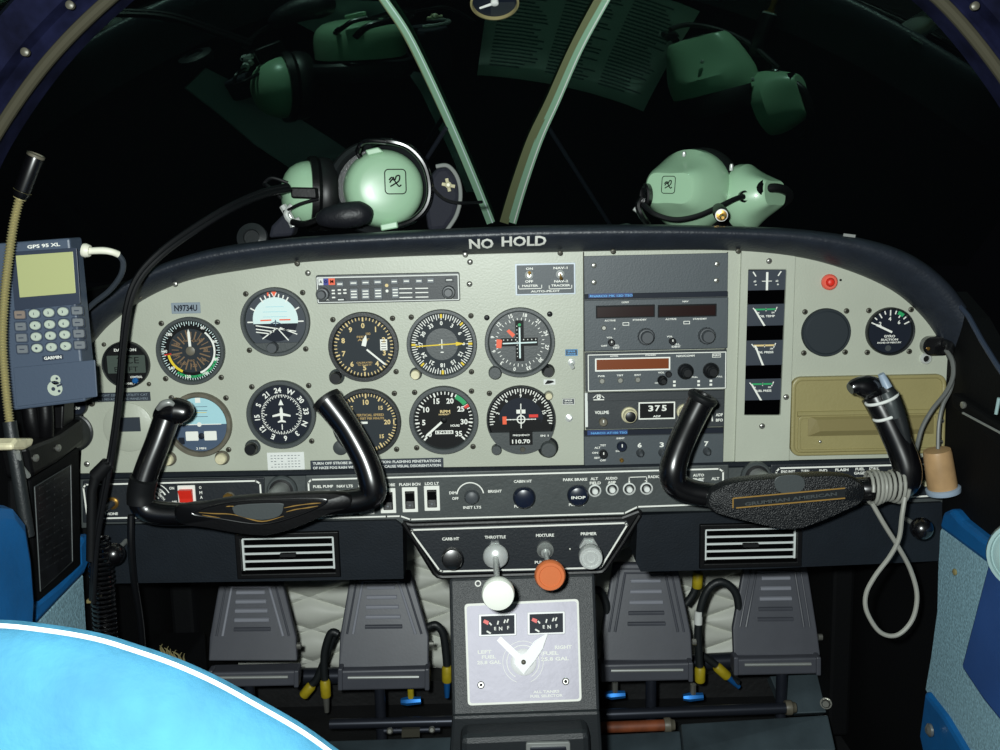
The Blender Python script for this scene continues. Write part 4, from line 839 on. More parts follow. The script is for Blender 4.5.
# local frame of the sloping front
ex = (fr[1]-fr[0]).normalized(); nn = ex.cross(fr[3]-fr[0]).normalized(); nn = nn if nn.y < 0 else -nn; ez = nn.cross(ex)*-1; ez = ez if ez.z > 0 else -ez
def onc(px, py, out=0.0):
    d = ray(px, py); t_ = (fr[0]+nn*out-CAM).dot(nn)/d.dot(nn); return CAM+d*t_
class CArt(MB):                                      # px art projected on the console slope
    def __init__(s, cx, cy, out): super().__init__(); s.c = onc(cx, cy, out); s.kk = (onc(cx+1, cy, out)-s.c).length; s.out0 = out
    def pt(s, x, z, out): return s.c+ex*(x*s.kk)+ez*(z*s.kk)+nn*out
sel = thing('fuel_selector_plate', 'shiny silver square fuel selector plate on the console with two small fuel gauges', 'fuel selector', onc(523, 652))
def cpx(pts, out=0.0): return [onc(x, y, out) for x, y in pts]
def crr(tl, tr, br, bl, r=3.0):
    out = []
    q_ = [tl, tr, br, bl]
    for i in range(4):
        p0, p1, p2 = Vector(q_[i-1]), Vector(q_[i]), Vector(q_[(i+1) % 4]); a = p1+(p0-p1).normalized()*r; b = p1+(p2-p1).normalized()*r
        for k in range(5): u = k/4; out.append(tuple(a*(1-u)**2+p1*2*u*(1-u)+b*u*u))
    return out
m = MB(); m.prism(cpx(crr((464.5, 604), (578.5, 599), (581.5, 701), (468, 705.5), 4)), nn*.0025); m.build('border', 'white', sel, smooth_=False)
m = MB(); m.prism(cpx(crr((466.6, 606.2), (576.6, 601.2), (579.4, 699), (470, 703.3), 3), .002), nn*.0012); m.build('plate', 'alum', sel, smooth_=False)
for x0, y0, x1, y1, nm in ((480, 615.5, 515, 634.5, 'fuel_gauge'), (528.5, 613.5, 563.5, 633, 'fuel_gauge')):
    m = MB(); m.prism(cpx(crr((x0-1.4, y0-1.2), (x1+1.4, y0-2.4), (x1+1.6, y1+1), (x0-1.2, y1+2.2), 1.5), .003), nn*.0035); fg = m.build('fuel_gauge', 'silver', sel, smooth_=False, bevel=.0006)
    m = MB(); m.prism(cpx([(x0+1, y0+.8), (x1-.6, y0-.4), (x1-.4, y1-.8), (x0+1.2, y1+.4)], .0064), nn*.0004); m.build('dial', 'dialn', fg, smooth_=False)
    a = CArt((x0+x1)/2, (y0+y1)/2, .0071); a.use('red'); a.poly([(-14.5, 3), (-13, 5.8), (-8.5, 4), (-9.5, .2)], 0); a.use('white'); a.bar(-11, -5.6, -7, -8, 1.6, 0); a.bar(-8, 2.5, -6, 0, 1.4, 0); a.bar(1, 4, 0, .4, 1.4, 0); a.bar(8, 5, 6.6, 1.6, 1.4, 0); a.bar(11, 5.4, 9.4, 2, 1.4, 0); a.text('N', 3, -3.6, 3.6, 0); a.text('E', -2.4, -3.4, 3.2, 0); a.text('F', 10.6, -3, 3.4, 0); a.build('markings', None, fg)
a = CArt(523, 662, .0034); a.use('white')
for tx, x, z, h, w in (('RIGHT', 41, 13, 3.6, 17), ('FUEL', 28, 7.6, 3.6, 16), ('25.8 GAL', 32, 2, 3.6, 28), ('LEFT', -38, 11, 3.4, 14), ('FUEL', -34, 6, 3.4, 14), ('25.8 GAL', -34, .8, 3.4, 24), ('ALL TANKS', 22, -29, 2.6, 26), ('FUEL SELECTOR', 22, -33, 2.6, 32)): a.text(tx, x, z, h, 0, w)
a.arc(16.5, 15.8, -150, 150, 0, 36); a.arc(20.5, 20, -160, 160, 0, 36); a.build('lettering', None, sel)
a = CArt(523.5, 662, .0034); a.use('silver'); a.turned([(13, 0), (13, .002), (11, .003)], n=40); a.build('dial_disc', None, sel)
a = CArt(523.5, 662, .0064); a.use('silver'); a.slab([(-10, -1), (0, -12), (12, 1), (20, 12), (26.5, 28), (12, 20), (3, 9), (-2.5, 7), (-22, 25.5), (-26, 21.5), (-9, 4)], 0, .006, .6); a.use('screw'); a.turned([(2.4, .006), (2.4, .0072), (1.6, .0078)], n=16); a.build('handle', None, sel)
for x, y in ((481, 685), (565.6, 681.4)):
    a = CArt(x, y, .0033); a.use('screwl'); a.turned([(3.6, 0), (3.6, .001), (2.4, .002)], n=18); a.use('dialk'); a.turned([(2.2, .0015), (1.6, .0023)], n=14); a.build('screw', None, sel)
a = CArt(478, 583.5, .001); a.use('white'); a.arc(3.2, 2, 0, 359.9, 0, 16); a.build('lettering', None, con)
# ledge and ash tray
lg = [c3(461, 722, -.10), c3(587, 716, -.10), c3(589, 734, -.13), c3(461, 739, -.13)]
m = MB(); m.prism([P(452, 716, -.088), P(600, 711, -.088), P(603, 760, -.088), P(449, 762, -.088)], (0, .08, 0)); m.build('lower_pedestal', 'console', con, smooth_=False, bevel=.004)
m = MB(); m.prism([P(461, 722, -.09), P(587, 716.5, -.09), P(589, 760, -.09), P(461, 762, -.09)], (0, -.035, 0)); m.build('armrest_box', 'console', con, smooth_=False, bevel=.008)
t = thing('ash_tray', 'small silver rimmed ash tray lid at the bottom of the console', 'ash tray', P(548, 748, -.125))
m = MB(**px_art(548, 749, -.125)); m.rbox(-22, -10, 22, 8.5, 0, .004, 2, .6); m.build('rim', 'steel', t); m = MB(**px_art(548, 749, -.125)); m.rbox(-18, -10, 18, 4.5, .003, .007, 1.5, .6); m.build('lid', 'tubem', t)
# ================================================================== control yokes
def tubepath(pts, r, n=16, k=8, cap=True): return MB().tube(smooth(pts, k), r, n, cap)
YY = -.10
# left yoke
y = thing('control_yoke', 'left black control yoke with a worn scuffed hub badge, in front of the turn coordinator', 'control yoke', P(265, 512, YY))
m = MB(); m.tube([P(283, 489, .0), P(265, 510, YY+.02)], .0115, 20); m.build('shaft', 'steel', y)
hl = [(176, 506), (200, 503), (233, 497), (290, 493.5), (335, 492), (352, 496), (352, 506), (330, 513), (300, 526), (275, 533.5), (262, 535), (240, 533), (205, 527), (178, 522)]
def hub(parent, pts, Y, th, mt, ch=.006, name='hub'):
    n = len(pts); p0 = [P(x, y_, Y-th*.35)+Vector((0, th*.35, 0)) for x, y_ in pts]; c = sum(p0, Vector())/n
    rings = []
    for s_, o in ((.72, 0), (.88, .3*th), (.99, .68*th), (1, .82*th), (.985, .93*th), (.955, th), (.5, th*1.03)): rings.append([c+(p-c)*s_+Vector((0, th/2-o, 0)) for p in p0])
    m = MB(); m.grid(rings, True); b = len(m.v); m.f.append(list(range(n))); m.m.append(0); m.f.append(list(range(b-n, b))); m.m.append(0)
    return m.build(name, mt, parent, fix=True, angle=50)
def fine(pts, k=4): return [(p.x, p.y) for p in smooth([Vector((a, b, 0)) for a, b in pts], k, True)]
hub(y, fine(hl, 4), YY, .030, 'black')
hubf = YY-.0145
def on_hub(name, pts, out, th, mt, parent, sm=3):
    m = MB(); m.prism([P(a, b, hubf) - Vector((0, out, 0)) for a, b in (fine(pts, sm) if sm else pts)], (0, -th, 0)); return m.build(name, mt, parent, smooth_=False, bevel=.0006)
bd = on_hub('worn_badge_recess', [(192, 513), (232, 502), (290, 499), (323, 499), (324, 504), (296, 516), (262, 524), (222, 519)], .0008, .0022, 'black', y)
m = MB(); rl = fine([(192, 513), (232, 502), (290, 499), (323, 499), (324, 504), (296, 516), (262, 524), (222, 519)], 4); m.tube([P(a, b, hubf-.0032) for a, b in rl+rl[:1]], .0012, 8, cap=False); m.build('recess_lip', 'gloss', bd)
on_hub('badge', [(238, 504), (280, 502), (284, 506), (280, 515), (262, 519), (240, 515), (234, 510)], .003, .0014, 'bezel', bd)
for a0 in ([(199, 512.5), (214, 513.6), (228, 514), (240, 516), (262, 521.4), (284, 516)], [(284, 508), (296, 505.6), (310, 503.8), (321, 503)], [(286, 512), (296, 509.4), (306, 508), (318, 506)], [(202, 515), (222, 518.4), (246, 523)], [(226, 506.6), (231, 506.2), (236, 507)]):
    m = MB(); m.tube(smooth([P(a, b, hubf-.0032) for a, b in a0], 5), [.0002, .0007, .0004, .0008, .0002], 6); m.build('frayed_edge', 'gold', bd)
hp = path([(232, 511, YY), (190, 514, YY), (158, 513, YY), (144, 507, YY), (141, 492, YY), (147, 470, YY+.005), (158, 442, YY+.013), (166, 420, YY+.020)])
m = MB(); m.tube(smooth(hp, 8), [.013, .013, .0135, .0142, .014, .0138, .014, .0145], 22); m.build('left_horn', 'gloss', y)
m = MB(); m.tube(smooth(path([(141, 503, YY), (141, 492, YY), (144, 478, YY-.002)]), 6), .0152, 22); m.build('grip_tape', 'rubber', y)
m = MB(); hd = path([(158, 420, YY+.020), (166, 413, YY+.020), (176, 411, YY+.020), (186, 413, YY+.020), (190, 415, YY+.022)]); m.tube(smooth(hd, 6), [.008, .0135, .0155, .0135, .006], 20); m.build('thumb_grip', 'gloss', y)
m = MB(); m.tube(smooth(path([(158, 409, YY+.010), (163, 404, YY+.006), (169, 402.6, YY+.006), (174, 405, YY+.007)]), 5), [.0025, .004, .004, .002], 12); m.build('push_to_talk_button', 'steel', y)
hp = path([(300, 508, YY), (335, 503, YY), (360, 500, YY), (372, 494, YY), (372, 482, YY), (364, 458, YY+.005), (347, 427, YY+.013), (327, 400, YY+.020)])
m = MB(); m.tube(smooth(hp, 8), [.013, .0132, .0142, .0152, .0152, .0145, .0148, .0165], 22); m.build('right_horn', 'gloss', y)
m = MB(); c0, c1 = P(329, 403, YY+.020), P(324.5, 397, YY+.022); m.lathe(c0, c1-c0, [(.0168, 0), (.0176, .003), (.0172, .007), (.013, .0085), (.003, .009)], 24); m.build('end_cap', 'rubber', y)
# right yoke
y2 = thing('control_yoke', 'right black control yoke with a pebbled hub and gold lined badge', 'control yoke', P(785, 500, YY))
m = MB(); m.tube([P(755, 475, .0), P(785, 498, YY+.02)], .0115, 20); m.build('shaft', 'steel', y2)
hr = [(706, 502), (709, 491), (720, 484), (738, 479.5), (780, 476), (830, 473.5), (850, 475.5), (861, 482), (865, 491), (860, 502), (848, 508), (826, 518), (803, 526.5), (785, 528.5), (765, 525), (735, 518), (712, 511)]
hub(y2, fine(hr, 4), YY, .042, 'pad')
hubf = YY-.0205
on_hub('thumb_pad', [(775, 478), (782, 475), (796, 474.5), (803, 478), (804, 486), (797, 493), (788, 494), (778, 491), (774, 485)], .001, .0016, 'bezel', y2)
b2 = on_hub('name_bar', [(733, 498), (845, 487.6), (845, 498.4), (733, 508.6)], .001, .0016, 'bezeld', y2, 0)
m = MB(); [m.tube([P(a, b, hubf-.003), P(c, d, hubf-.003)], .0008, 6) for a, b, c, d in ((733, 498.4, 845, 488.2), (736, 508, 845, 498.2), (733, 498.4, 733, 508))]; m.build('gold_line', 'gold', b2)
a = Art(790, 498, .0031, hubf); a.tilt = .093; a.use('bezel').text('GRUMMAN AMERICAN', 790, 498.2, 3.6, 92, -5.4); a.build('lettering', b2)
hp = path([(735, 497, YY), (712, 495, YY), (690, 491, YY), (675, 483, YY), (673, 468, YY), (679, 448, YY+.006), (690, 423, YY+.015), (702, 399, YY+.022)])
m = MB(); m.tube(smooth(hp, 8), [.013, .0135, .014, .0152, .0152, .0148, .0148, .0155], 22); m.build('left_horn', 'gloss', y2)
m = MB(); c0, c1 = P(701, 401, YY+.021), P(705, 393, YY+.020); m.lathe(c0, c1-c0, [(.0158, 0), (.0172, .002), (.0174, .006), (.014, .0085), (.009, .0082), (.0085, .006)], 24); m.build('end_cap', 'rubber', y2)
hp = path([(856, 489, YY+.004), (870, 489, YY), (890, 488, YY), (905, 483, YY), (907, 468, YY), (899, 445, YY+.006), (885, 415, YY+.015), (874, 395, YY+.022)])
m = MB(); m.tube(smooth(hp, 8), [.013, .0135, .014, .0155, .0155, .015, .015, .0152], 22); m.build('right_horn', 'gloss', y2)
m = MB(); m.tube(smooth(path([(850, 389, YY+.010), (856, 386.5, YY+.012), (866, 387, YY+.015), (877, 391, YY+.022), (884, 396, YY+.020)]), 6), [.006, .0095, .0135, .0145, .012], 20); m.build('thumb_grip', 'gloss', y2)
# strapped-on push to talk switch
t = thing('push_to_talk_switch', 'grey push to talk switch strapped to the right yoke horn with two white bands', 'switch', P(892, 405, YY+.01))
m = MB(); m.tube(smooth(path([(884, 386, YY+.01), (891, 396, YY+.006), (897, 412, YY+.003), (903, 430, YY+.0), (908, 448, YY-.002)]), 6), [.006, .0085, .0085, .007, .0045], 14); m.build('body', 'bezeld', t)
m = MB(); m.tube(smooth(path([(886, 393, YY+.004), (891, 404, YY+.0), (896, 418, YY-.002)]), 5), [.006, .007, .005], 12); m.build('grey_pad', 'bezel', t)
m = MB(); m.tube(smooth(path([(881, 374, YY+.008), (884, 380, YY+.008), (888, 388, YY+.006)]), 5), [.0036, .0046, .0052], 12); m.build('button', 'paleblue', t)
for a0, b0 in (((867, 405, YY+.008), (898, 394, YY+.004)), ((876, 421, YY+.006), (902, 409, YY+.008))):
    p, q = P(*a0), P(*b0); mid = (p+q)/2; m = MB(); R_ = (q-p).length/2; dx = (q-p).normalized(); dn = Vector((0, -1, 0)); dn = (dn-dx*dn.dot(dx)).normalized()
    m.tube([mid+dx*R_*math.cos(a_)+dn*R_*.85*math.sin(a_)-dn*.003 for a_ in [2*PI*k/36 for k in range(37)]], .0016, 8, cap=False, flat=1.2); m.build('white_band', 'paper', t)
# grey cord wound round the yoke, hanging loop, plug
pts = []
ax0, ax1 = P(868, 488, YY), P(903, 485, YY)
for k in range(8*16+1):
    u = k/(8*16); a_ = u*8*2*PI; c_ = ax0.lerp(ax1, u); pts.append(c_+Vector((0.0, -math.cos(a_), math.sin(a_)))*(.0170+.002*math.sin(u*9)))
coil = thing('wound_cord', 'pale grey cord wound around the right yoke and hanging down in a loop', 'cord', ax0)
m = MB(); m.tube(pts, .0020, 8); m.build('wound_turns', 'cableg', coil)
lp = path([(872, 503, -.12), (884, 524, -.12), (899, 548, -.115), (911, 571, -.11), (917, 596, -.11), (912, 620, -.11), (897, 635, -.11), (880, 632, -.11), (867, 612, -.11), (866, 594, -.11), (875, 576, -.112), (890, 556, -.115), (899, 538, -.118), (902, 516, -.12), (905, 497, -.118)])
m = MB(); m.tube(smooth(lp, 8), .0026, 8); m.build('hanging_loop', 'cableg', coil)
t = thing('extension_cord', 'grey cord running from the black socket on the right panel edge down behind the yoke', 'cord', P(948, 352, -.03))
m = MB(); m.tube(smooth(path([(946, 350, -.025), (952, 360, -.035), (953, 376, -.04), (946, 392, -.045), (932, 410, -.05), (922, 428, -.05), (917, 446, -.055), (913, 462, -.07), (907, 478, -.085)]), 8), .0026, 8); m.build('cord', 'cordg', t)
m = MB(); m.tube(smooth(path([(949, 352, -.025), (954, 366, -.03), (951, 388, -.035), (943, 405, -.04), (939, 424, -.045), (938, 449, -.05)]), 8), .0024, 8); m.build('cord', 'cordg', t)
t = thing('tan_plug', 'tan cylindrical plug with a pale blue flange hanging right of the right yoke', 'plug', P(941, 490, -.05))
c0, c1 = P(942.5, 487.5, -.05), P(936.5, 447, -.05); m = MB(); m.lathe(c0, c1-c0, [(.0165, 0), (.0168, .004), (.0165, .02), (.0158, .042), (.0150, .046), (.004, .047)], 32); m.build('body', 'cork', t)
m = MB(); c2 = P(943.6, 492.5, -.05); m.lathe(c2, c1-c0, [(.019, 0), (.0195, .002), (.0195, .0055), (.018, .0065)], 32); m.build('flange', 'paleblue', t)
# black socket on panel edge, chrome jack
t = thing('power_socket', 'black oval socket block with brass screws at the right end of the panel', 'socket', P(934, 345)); a = px_art(934, 345)
m = MB(**a); m.slab([(x, z) for x, z in rrect(-14.5, -9.5, 14.5, 9.5, 9.2, 8)], 0, .012, 1.5); m.build('body', 'gloss', t)
for dx, dz in ((-10, -2), (11, 6), (9, -7)):
    m = MB(**a); m.turned([(1.7, .0115), (1.7, .013), (1, .014)], x=dx, z=dz, n=12); m.build('screw', 'brass', t)
m = MB(); m.tube(smooth(path([(945, 343, -.012), (950, 346, -.02), (949, 352, -.028)]), 5), .005, 12); m.build('cable_boot', 'rubber', t)
t = thing('panel_jack', 'small chrome ringed jack just under the black oval socket', 'socket', P(925.5, 358.5)); m = MB(**px_art(925.5, 358.5)); m.turned([(5.8, 0), (5.8, .002), (4.4, .004), (3.4, .004), (3, .0015)], n=24); m.build('collar', 'chrome', t); m = MB(**px_art(925.5, 358.5)); m.turned([(3, .0005), (3, .0016)], n=18); m.build('hole', 'dialk', t)
# pull knobs below
for bx, by, kx, ky, lab in ((126, 541, 113.5, 554, 'black ball pull knob under the left end of the strip, beside the coiled cord'), (906, 519, 921.5, 528.5, 'black ball pull knob under the right end of the strip, beside the tweed side panel')):
    t = thing('cabin_air_knob', lab, 'knob', P(bx, by, -.012), 'ball knobs under the strip'); m = MB(); b, e = P(bx, by, -.012), P(kx, ky, -.06); m.tube([b, e], .003, 10); m.build('shaft', 'steel', t)
    m = MB(); m.lathe(e, b-e, [(.013*math.sin(PI*k/10)+.0002, -.013*math.cos(PI*k/10)) for k in range(11)], 24); m.build('ball', 'gloss', t)
# ================================================================== handheld navigator, gooseneck lamp
GYc = -.11
def gp(x, y, o=0.0): return P(x, y, GYc-o)
gt = thing('handheld_navigator', 'slate grey handheld navigator with a keypad and blank screen clamped left of the panel', 'navigator', gp(52, 405))
def quad(pts, o0, o1, name, mt, parent, r=2.0, bev=.001):
    m = MB(); m.prism([gp(x, y, o0) for x, y in crr(*pts, r)], (0, -(o1-o0), 0)); return m.build(name, mt, parent, smooth_=False, bevel=bev)
quad([(4, 243), (82, 237), (97.5, 396), (17, 406)], 0, .032, 'body', 'gps', gt, 3, .003)
sb = quad([(10.5, 252), (77, 247.5), (81, 304), (15, 310)], .0315, .0326, 'screen_bezel', 'gpsd', gt, 2, .0005)
quad([(16, 255.6), (73, 251.6), (76, 293), (20, 297.5)], .0324, .0332, 'screen', 'lcd', gt, .6, .0002)
GA = lambda cx, cy, o: Art(cx, cy, o-.0315, GYc-.0315)
a = GA(44, 245, .0326); a.use('white').text('GPS 95 XL', 44, 245.6, 3.6, 33, -3.6); a.build('lettering', gt)
rows = [(314, 311.5, 20), (325, 322, 21), (336, 333, 22), (347.4, 343.8, 23.4)]
for r_i in range(4):
    for c_i in range(5):
        x = [20.4, 35, 49.4, 63.6, 77.6][c_i]+r_i*.9; yk = [314.6, 326.4, 337.6, 349][r_i]-c_i*1.05; a_ = dict(o=gp(x, yk, .0315)+Vector((0, .0315, 0)), k=S(x, yk, GYc-.0315)); m = MB(**a_)
        if 0 < c_i < 4: m.slab([(5.4*math.cos(2*PI*k/24), 4.3*math.sin(2*PI*k/24)) for k in range(24)], .0315, .0345, .7); kb = m.build('key', 'key', gt)
        else: m.rbox(-5.3, -4, 5.3, 4, .0315, .034, 1.6, .5); kb = m.build('key', 'keyt' if r_i == 0 and c_i == 0 else 'keyg', gt)
        m = MB(**a_); m.use('gpsd'); m.frame(-6.6 if c_i in (0, 4) else -6.4, -5.2, 6.6 if c_i in (0, 4) else 6.4, 5.2, .8, .0326, 4 if 0 < c_i < 4 else 2)
        if 0 < c_i < 4: m.text('123456789.0>'[r_i*3+c_i-1], 0, 0, 2.6, .0348)
        else: m.rect(-2.5, -.5, 2.5, .5, .0343)
        m.build('legend', None, kb)
quad([(42.5, 356), (63.5, 354), (64, 359), (43, 361.4)], .0318, .0328, 'name_badge', 'gpsd', gt, .8, .0003)
a = GA(53.4, 357.6, .0331); a.use('white').text('GARMIN', 53.4, 357.4, 3.2, 17.5, -4); a.build('lettering', gt)
pk = quad([(14, 367.5), (95.6, 359.6), (98, 396.5), (17.2, 406.6)], .0315, .0335, 'battery_cover', 'gps', gt, 1.5, .0008)
a = GA(55, 385, .0338); a.use('key').disc(55.6, 388, 7.6).disc(57, 379.4, 5); a.out = .0025; a.use('gpsd').disc(54, 388.6, 2).disc(59.6, 390.8, 1.4).line([(58.5, 385.6), (62.5, 384)], 2).line([(53, 381.5), (60, 382.6)], 1).disc(58.4, 378, 1.3); a.build('globe_emblem', pk)
m = MB(); m.tube(smooth([gp(30, 405, .012), gp(33, 425, .012), gp(40, 446, .0)], 6), .009, 12); m.tube(smooth([gp(45, 404, .012), gp(46, 425, .012), gp(46, 446, .0)], 6), .008, 12); m.build('mount_arm', 'black', gt)
m = MB(); m.prism([gp(x, y_, -.03) for x, y_ in ((20, 404), (64, 398), (62, 448), (28, 452))], (0, .03, 0)); m.build('mount_bracket', 'black', gt, bevel=.002)
t = thing('antenna_cable', 'dark cable with a white right angle connector plugged into the handheld navigator', 'cable', gp(88, 250))
m = MB(); m.tube(smooth(path([(83, 250, -.128), (86, 250.5, -.128), (90, 251, -.128)]), 3), [.007, .0075, .006], 14); m.tube(smooth(path([(89, 251, -.128), (103, 250.6, -.126), (112, 252, -.124), (118.5, 254.5, -.12)]), 5), [.0036, .0038, .0036, .0036], 12); m.build('connector', 'connw', t)
m = MB(); m.tube(smooth(path([(118, 254.5, -.12), (123, 262, -.115), (121, 275, -.11), (110, 290, -.10), (95, 302, -.09), (84, 312, -.08)]), 6), .003, 8); m.build('cord', 'cabled', t)
g = thing('gooseneck_lamp', 'map lamp on a brass spiral gooseneck crossing the left side of the handheld navigator', 'lamp', P(26, 535, -.2))
GN = smooth(path([(28, 536, -.2), (19, 480, -.2), (10, 425, -.195), (5, 380, -.19), (2.5, 340, -.187), (4.5, 295, -.183), (9, 255, -.18), (14, 222, -.178), (20, 197, -.176)]), 14)
k0 = 30
m = MB(); m.tube(GN[:k0], .0068, 14); m.build('base_sleeve', 'hose', g)
R = []
pp = []
tot = 0
sp = GN[k0-2:]
L_ = [0]
for a_, b_ in zip(sp, sp[1:]): L_.append(L_[-1]+(b_-a_).length)
N = 560
j = 0
for k in range(N):
    d = L_[-1]*k/(N-1)
    while j < len(sp)-2 and L_[j+1] < d: j += 1
    pp.append(sp[j].lerp(sp[j+1], (d-L_[j])/max(1e-9, L_[j+1]-L_[j]))); R.append(.0041+.0008*math.sin(k*2*PI/7))
m = MB(); m.tube(pp, R, 10); m.build('spiral_neck', 'gooseb', g)
m = MB(); c0, c1 = P(21, 195, -.176), P(36, 155, -.176); ax = c1-c0; m.lathe(c0, ax, [(.0058, -.004), (.0078, .0), (.0082, .006), (.0086, .02), (.0088, ax.length-.004), (.0082, ax.length)], 24); h_ = m.build('lamp_head', 'gloss', g)
m = MB(); m.lathe(c1, ax, [(.0086, -.002), (.0088, .0005), (.0074, .001), (.006, -.0006)], 24); m.build('front_ring', 'bezelb', h_)
m = MB(); m.lathe(c0, ax, [(.0062, -.004), (.0065, .003), (.0088, .004)], 20); m.build('collar', 'gooseb', g)
# ================================================================== headset cable and coiled cord
t = thing('headset_cable', 'glossy black double cable hanging from the left headset in front of the panel', 'cable', P(262, 192, .02))
CB = [(288, 186, .05), (262, 192, .02), (228, 207, -.02), (190, 230, -.05), (160, 252, -.07), (138, 276, -.08), (127, 305, -.085), (122, 350, -.085), (118, 400, -.085), (112, 445, -.085), (104, 490, -.085), (97, 530, -.085), (94, 560, -.085), (92, 600, -.085)]
m = MB(); m.tube(smooth(path(CB), 8), .0036, 10); m.build('strand', 'cable', t); m = MB(); m.tube(smooth(path([(x+2.6-(i > 6)*1, y_+3.2, Y-.003) for i, (x, y_, Y) in enumerate(CB)]), 8), .003, 10); m.build('strand', 'cable', t)
m = MB(); m.tube(path([(108, 463, -.09), (96, 476, -.09)]), [.0075, .0085], 14); m.tube(path([(96, 476, -.09), (92, 490, -.09), (91, 560, -.085)]), [.006, .0055, .0055], 12); m.build('cable_splitter', 'rubber', t)
t = thing('coiled_cord', 'tightly coiled black cord hanging at the left below the strip', 'cord', P(100, 540, -.07))
ca, cb = P(99, 538, -.07), P(107, 650, -.05); pts = []
for k in range(24*14+1):
    u = k/(24*14); an = u*24*2*PI; pts.append(ca.lerp(cb, u)+Vector((math.cos(an), math.sin(an), 0))*(.0095+.003*min(1, u*4)))
m = MB(); m.tube(pts, .0017, 7); m.build('coil', 'gloss', t)
t = thing('headset_lead', 'thin black lead running from behind the left yoke down to the footwell', 'cable', P(128, 520, -.02)); m = MB(); m.tube(smooth(path([(131, 515, -.03), (131, 545, -.03), (134, 580, -.02), (140, 620, .0), (143, 655, .02)]), 6), .0042, 10); m.build('strand', 'cable', t)
# ================================================================== glareshield, deck, windscreen
gs = thing('glareshield', 'padded black glareshield with the words NO HOLD arching over the instrument panel', 'glareshield', P(507, 241, -.02))
UP = [(60, 330), (82, 312), (104, 296), (146, 271), (184, 256), (231, 245), (301, 237), (391, 231.5), (466, 228), (540, 225.5), (640, 224.5), (724, 226), (798, 229), (862, 238), (908, 253), (945, 280), (972, 316), (1000, 358), (1015, 385)]
LO = [(78, 362), (94, 341), (112, 322), (148, 297), (190, 280), (240, 270.5), (305, 262), (391, 257), (466, 254.5), (540, 252.5), (640, 250.5), (730, 250.5), (798, 257), (850, 271), (892, 290), (920, 313), (940, 340), (953, 372), (957, 392)]
U_, L_ = smooth([Vector((a, b, 0)) for a, b in UP], 6), smooth([Vector((a, b, 0)) for a, b in LO], 6)
def wsY(X, z): return .42-.85*X*X-(z-.90)/math.tan(math.radians(WSA))
WSA = 37
LIPP = [(.04, .006), (.2, .0130), (.36, .0182), (.52, .0214), (.66, .0225), (.8, .0205), (.91, .0145), (.98, .006)]
rows = []; deckrow = []
for a_, b_ in zip(U_, L_):
    pu, pl_ = P(a_.x, a_.y, -.02), P(b_.x, b_.y, -.004); back = Vector((pu.x, .03, pu.z-.004)); bl = Vector((pl_.x, .02, pl_.z))
    v = pu-pl_; o = Vector((0, -1, 0))
    r = [bl, pl_]+[pl_+v*a0+o*b0 for a0, b0 in LIPP]+[pu+Vector((0, .008, 0)), back]
    rows.append(r); deckrow.append(back)
m = MB(); m.grid(rows, False); n = len(rows[0]); R_ = len(rows)
m.f += [[i*n, i*n+n-1, (i+1)*n+n-1, (i+1)*n] for i in range(R_-1)]; m.m += [0]*(R_-1); m.f += [list(range(n)), [(R_-1)*n+k for k in range(n)]]; m.m += [0, 0]
m.build('padded_lip', 'vinyl', gs, fix=True, angle=60)
# deck behind the lip
m = MB(); rws = []
for p in deckrow:
    e = wsY(p.x, p.z) + .02
    rws.append([Vector((p.x, .025+(e-.025)*k/8, p.z-.014)) for k in range(9)])
b_ = [[q-Vector((0, 0, .006)) for q in r] for r in rws]
m.grid(rws); m.grid([r[::-1] for r in b_]); m.build('deck', 'deckm', gs, fix=False)
a = Art(507, 241.5, .0243, -.013); a.use('white').text('NO', 481.5, 243.2, 10.2, 24).text('HOLD', 523.5, 240.6, 10.2, 44)
def lip_y(p):
    best = min(zip(U_, L_), key=lambda q_: abs(P(q_[0].x, q_[0].y, -.02).x-p.x)); pu, pl_ = P(best[0].x, best[0].y, -.02), P(best[1].x, best[1].y, -.004); u = (p.z-pl_.z)/(pu.z-pl_.z); pr = [(0, 0)]+LIPP+[(1, .0)]
    for (a0, b0), (a1, b1) in zip(pr, pr[1:]):
        if a0 <= u <= a1: return pl_.y+(pu.y-pl_.y)*u-(b0+(b1-b0)*(u-a0)/(a1-a0))-.0030
    return p.y
a.m.v = [Vector((p.x, lip_y(p), p.z)) for p in a.m.v]; a.build('lettering', gs)
for x, y_, mt in ((175, 283, 'screwl'), (297, 262.5, 'screw'), (465, 253.6, 'screwl'), (560, 252, 'screw'), (613, 250.4, 'screw'), (738, 250, 'screw'), (872, 263, 'screwl'), (140, 296, 'screw')): screw_at(gs, x, y_+1, 2.6, -.0135, mt)

a = px_art(849, 235.5, -.03); m = MB(**a, rot=math.radians(8)); m.slab([(-6, -1.4), (6, -1.4), (6, 1.4), (-6, 1.4)], 0, .0016); m.build('clip', 'steel', gs)
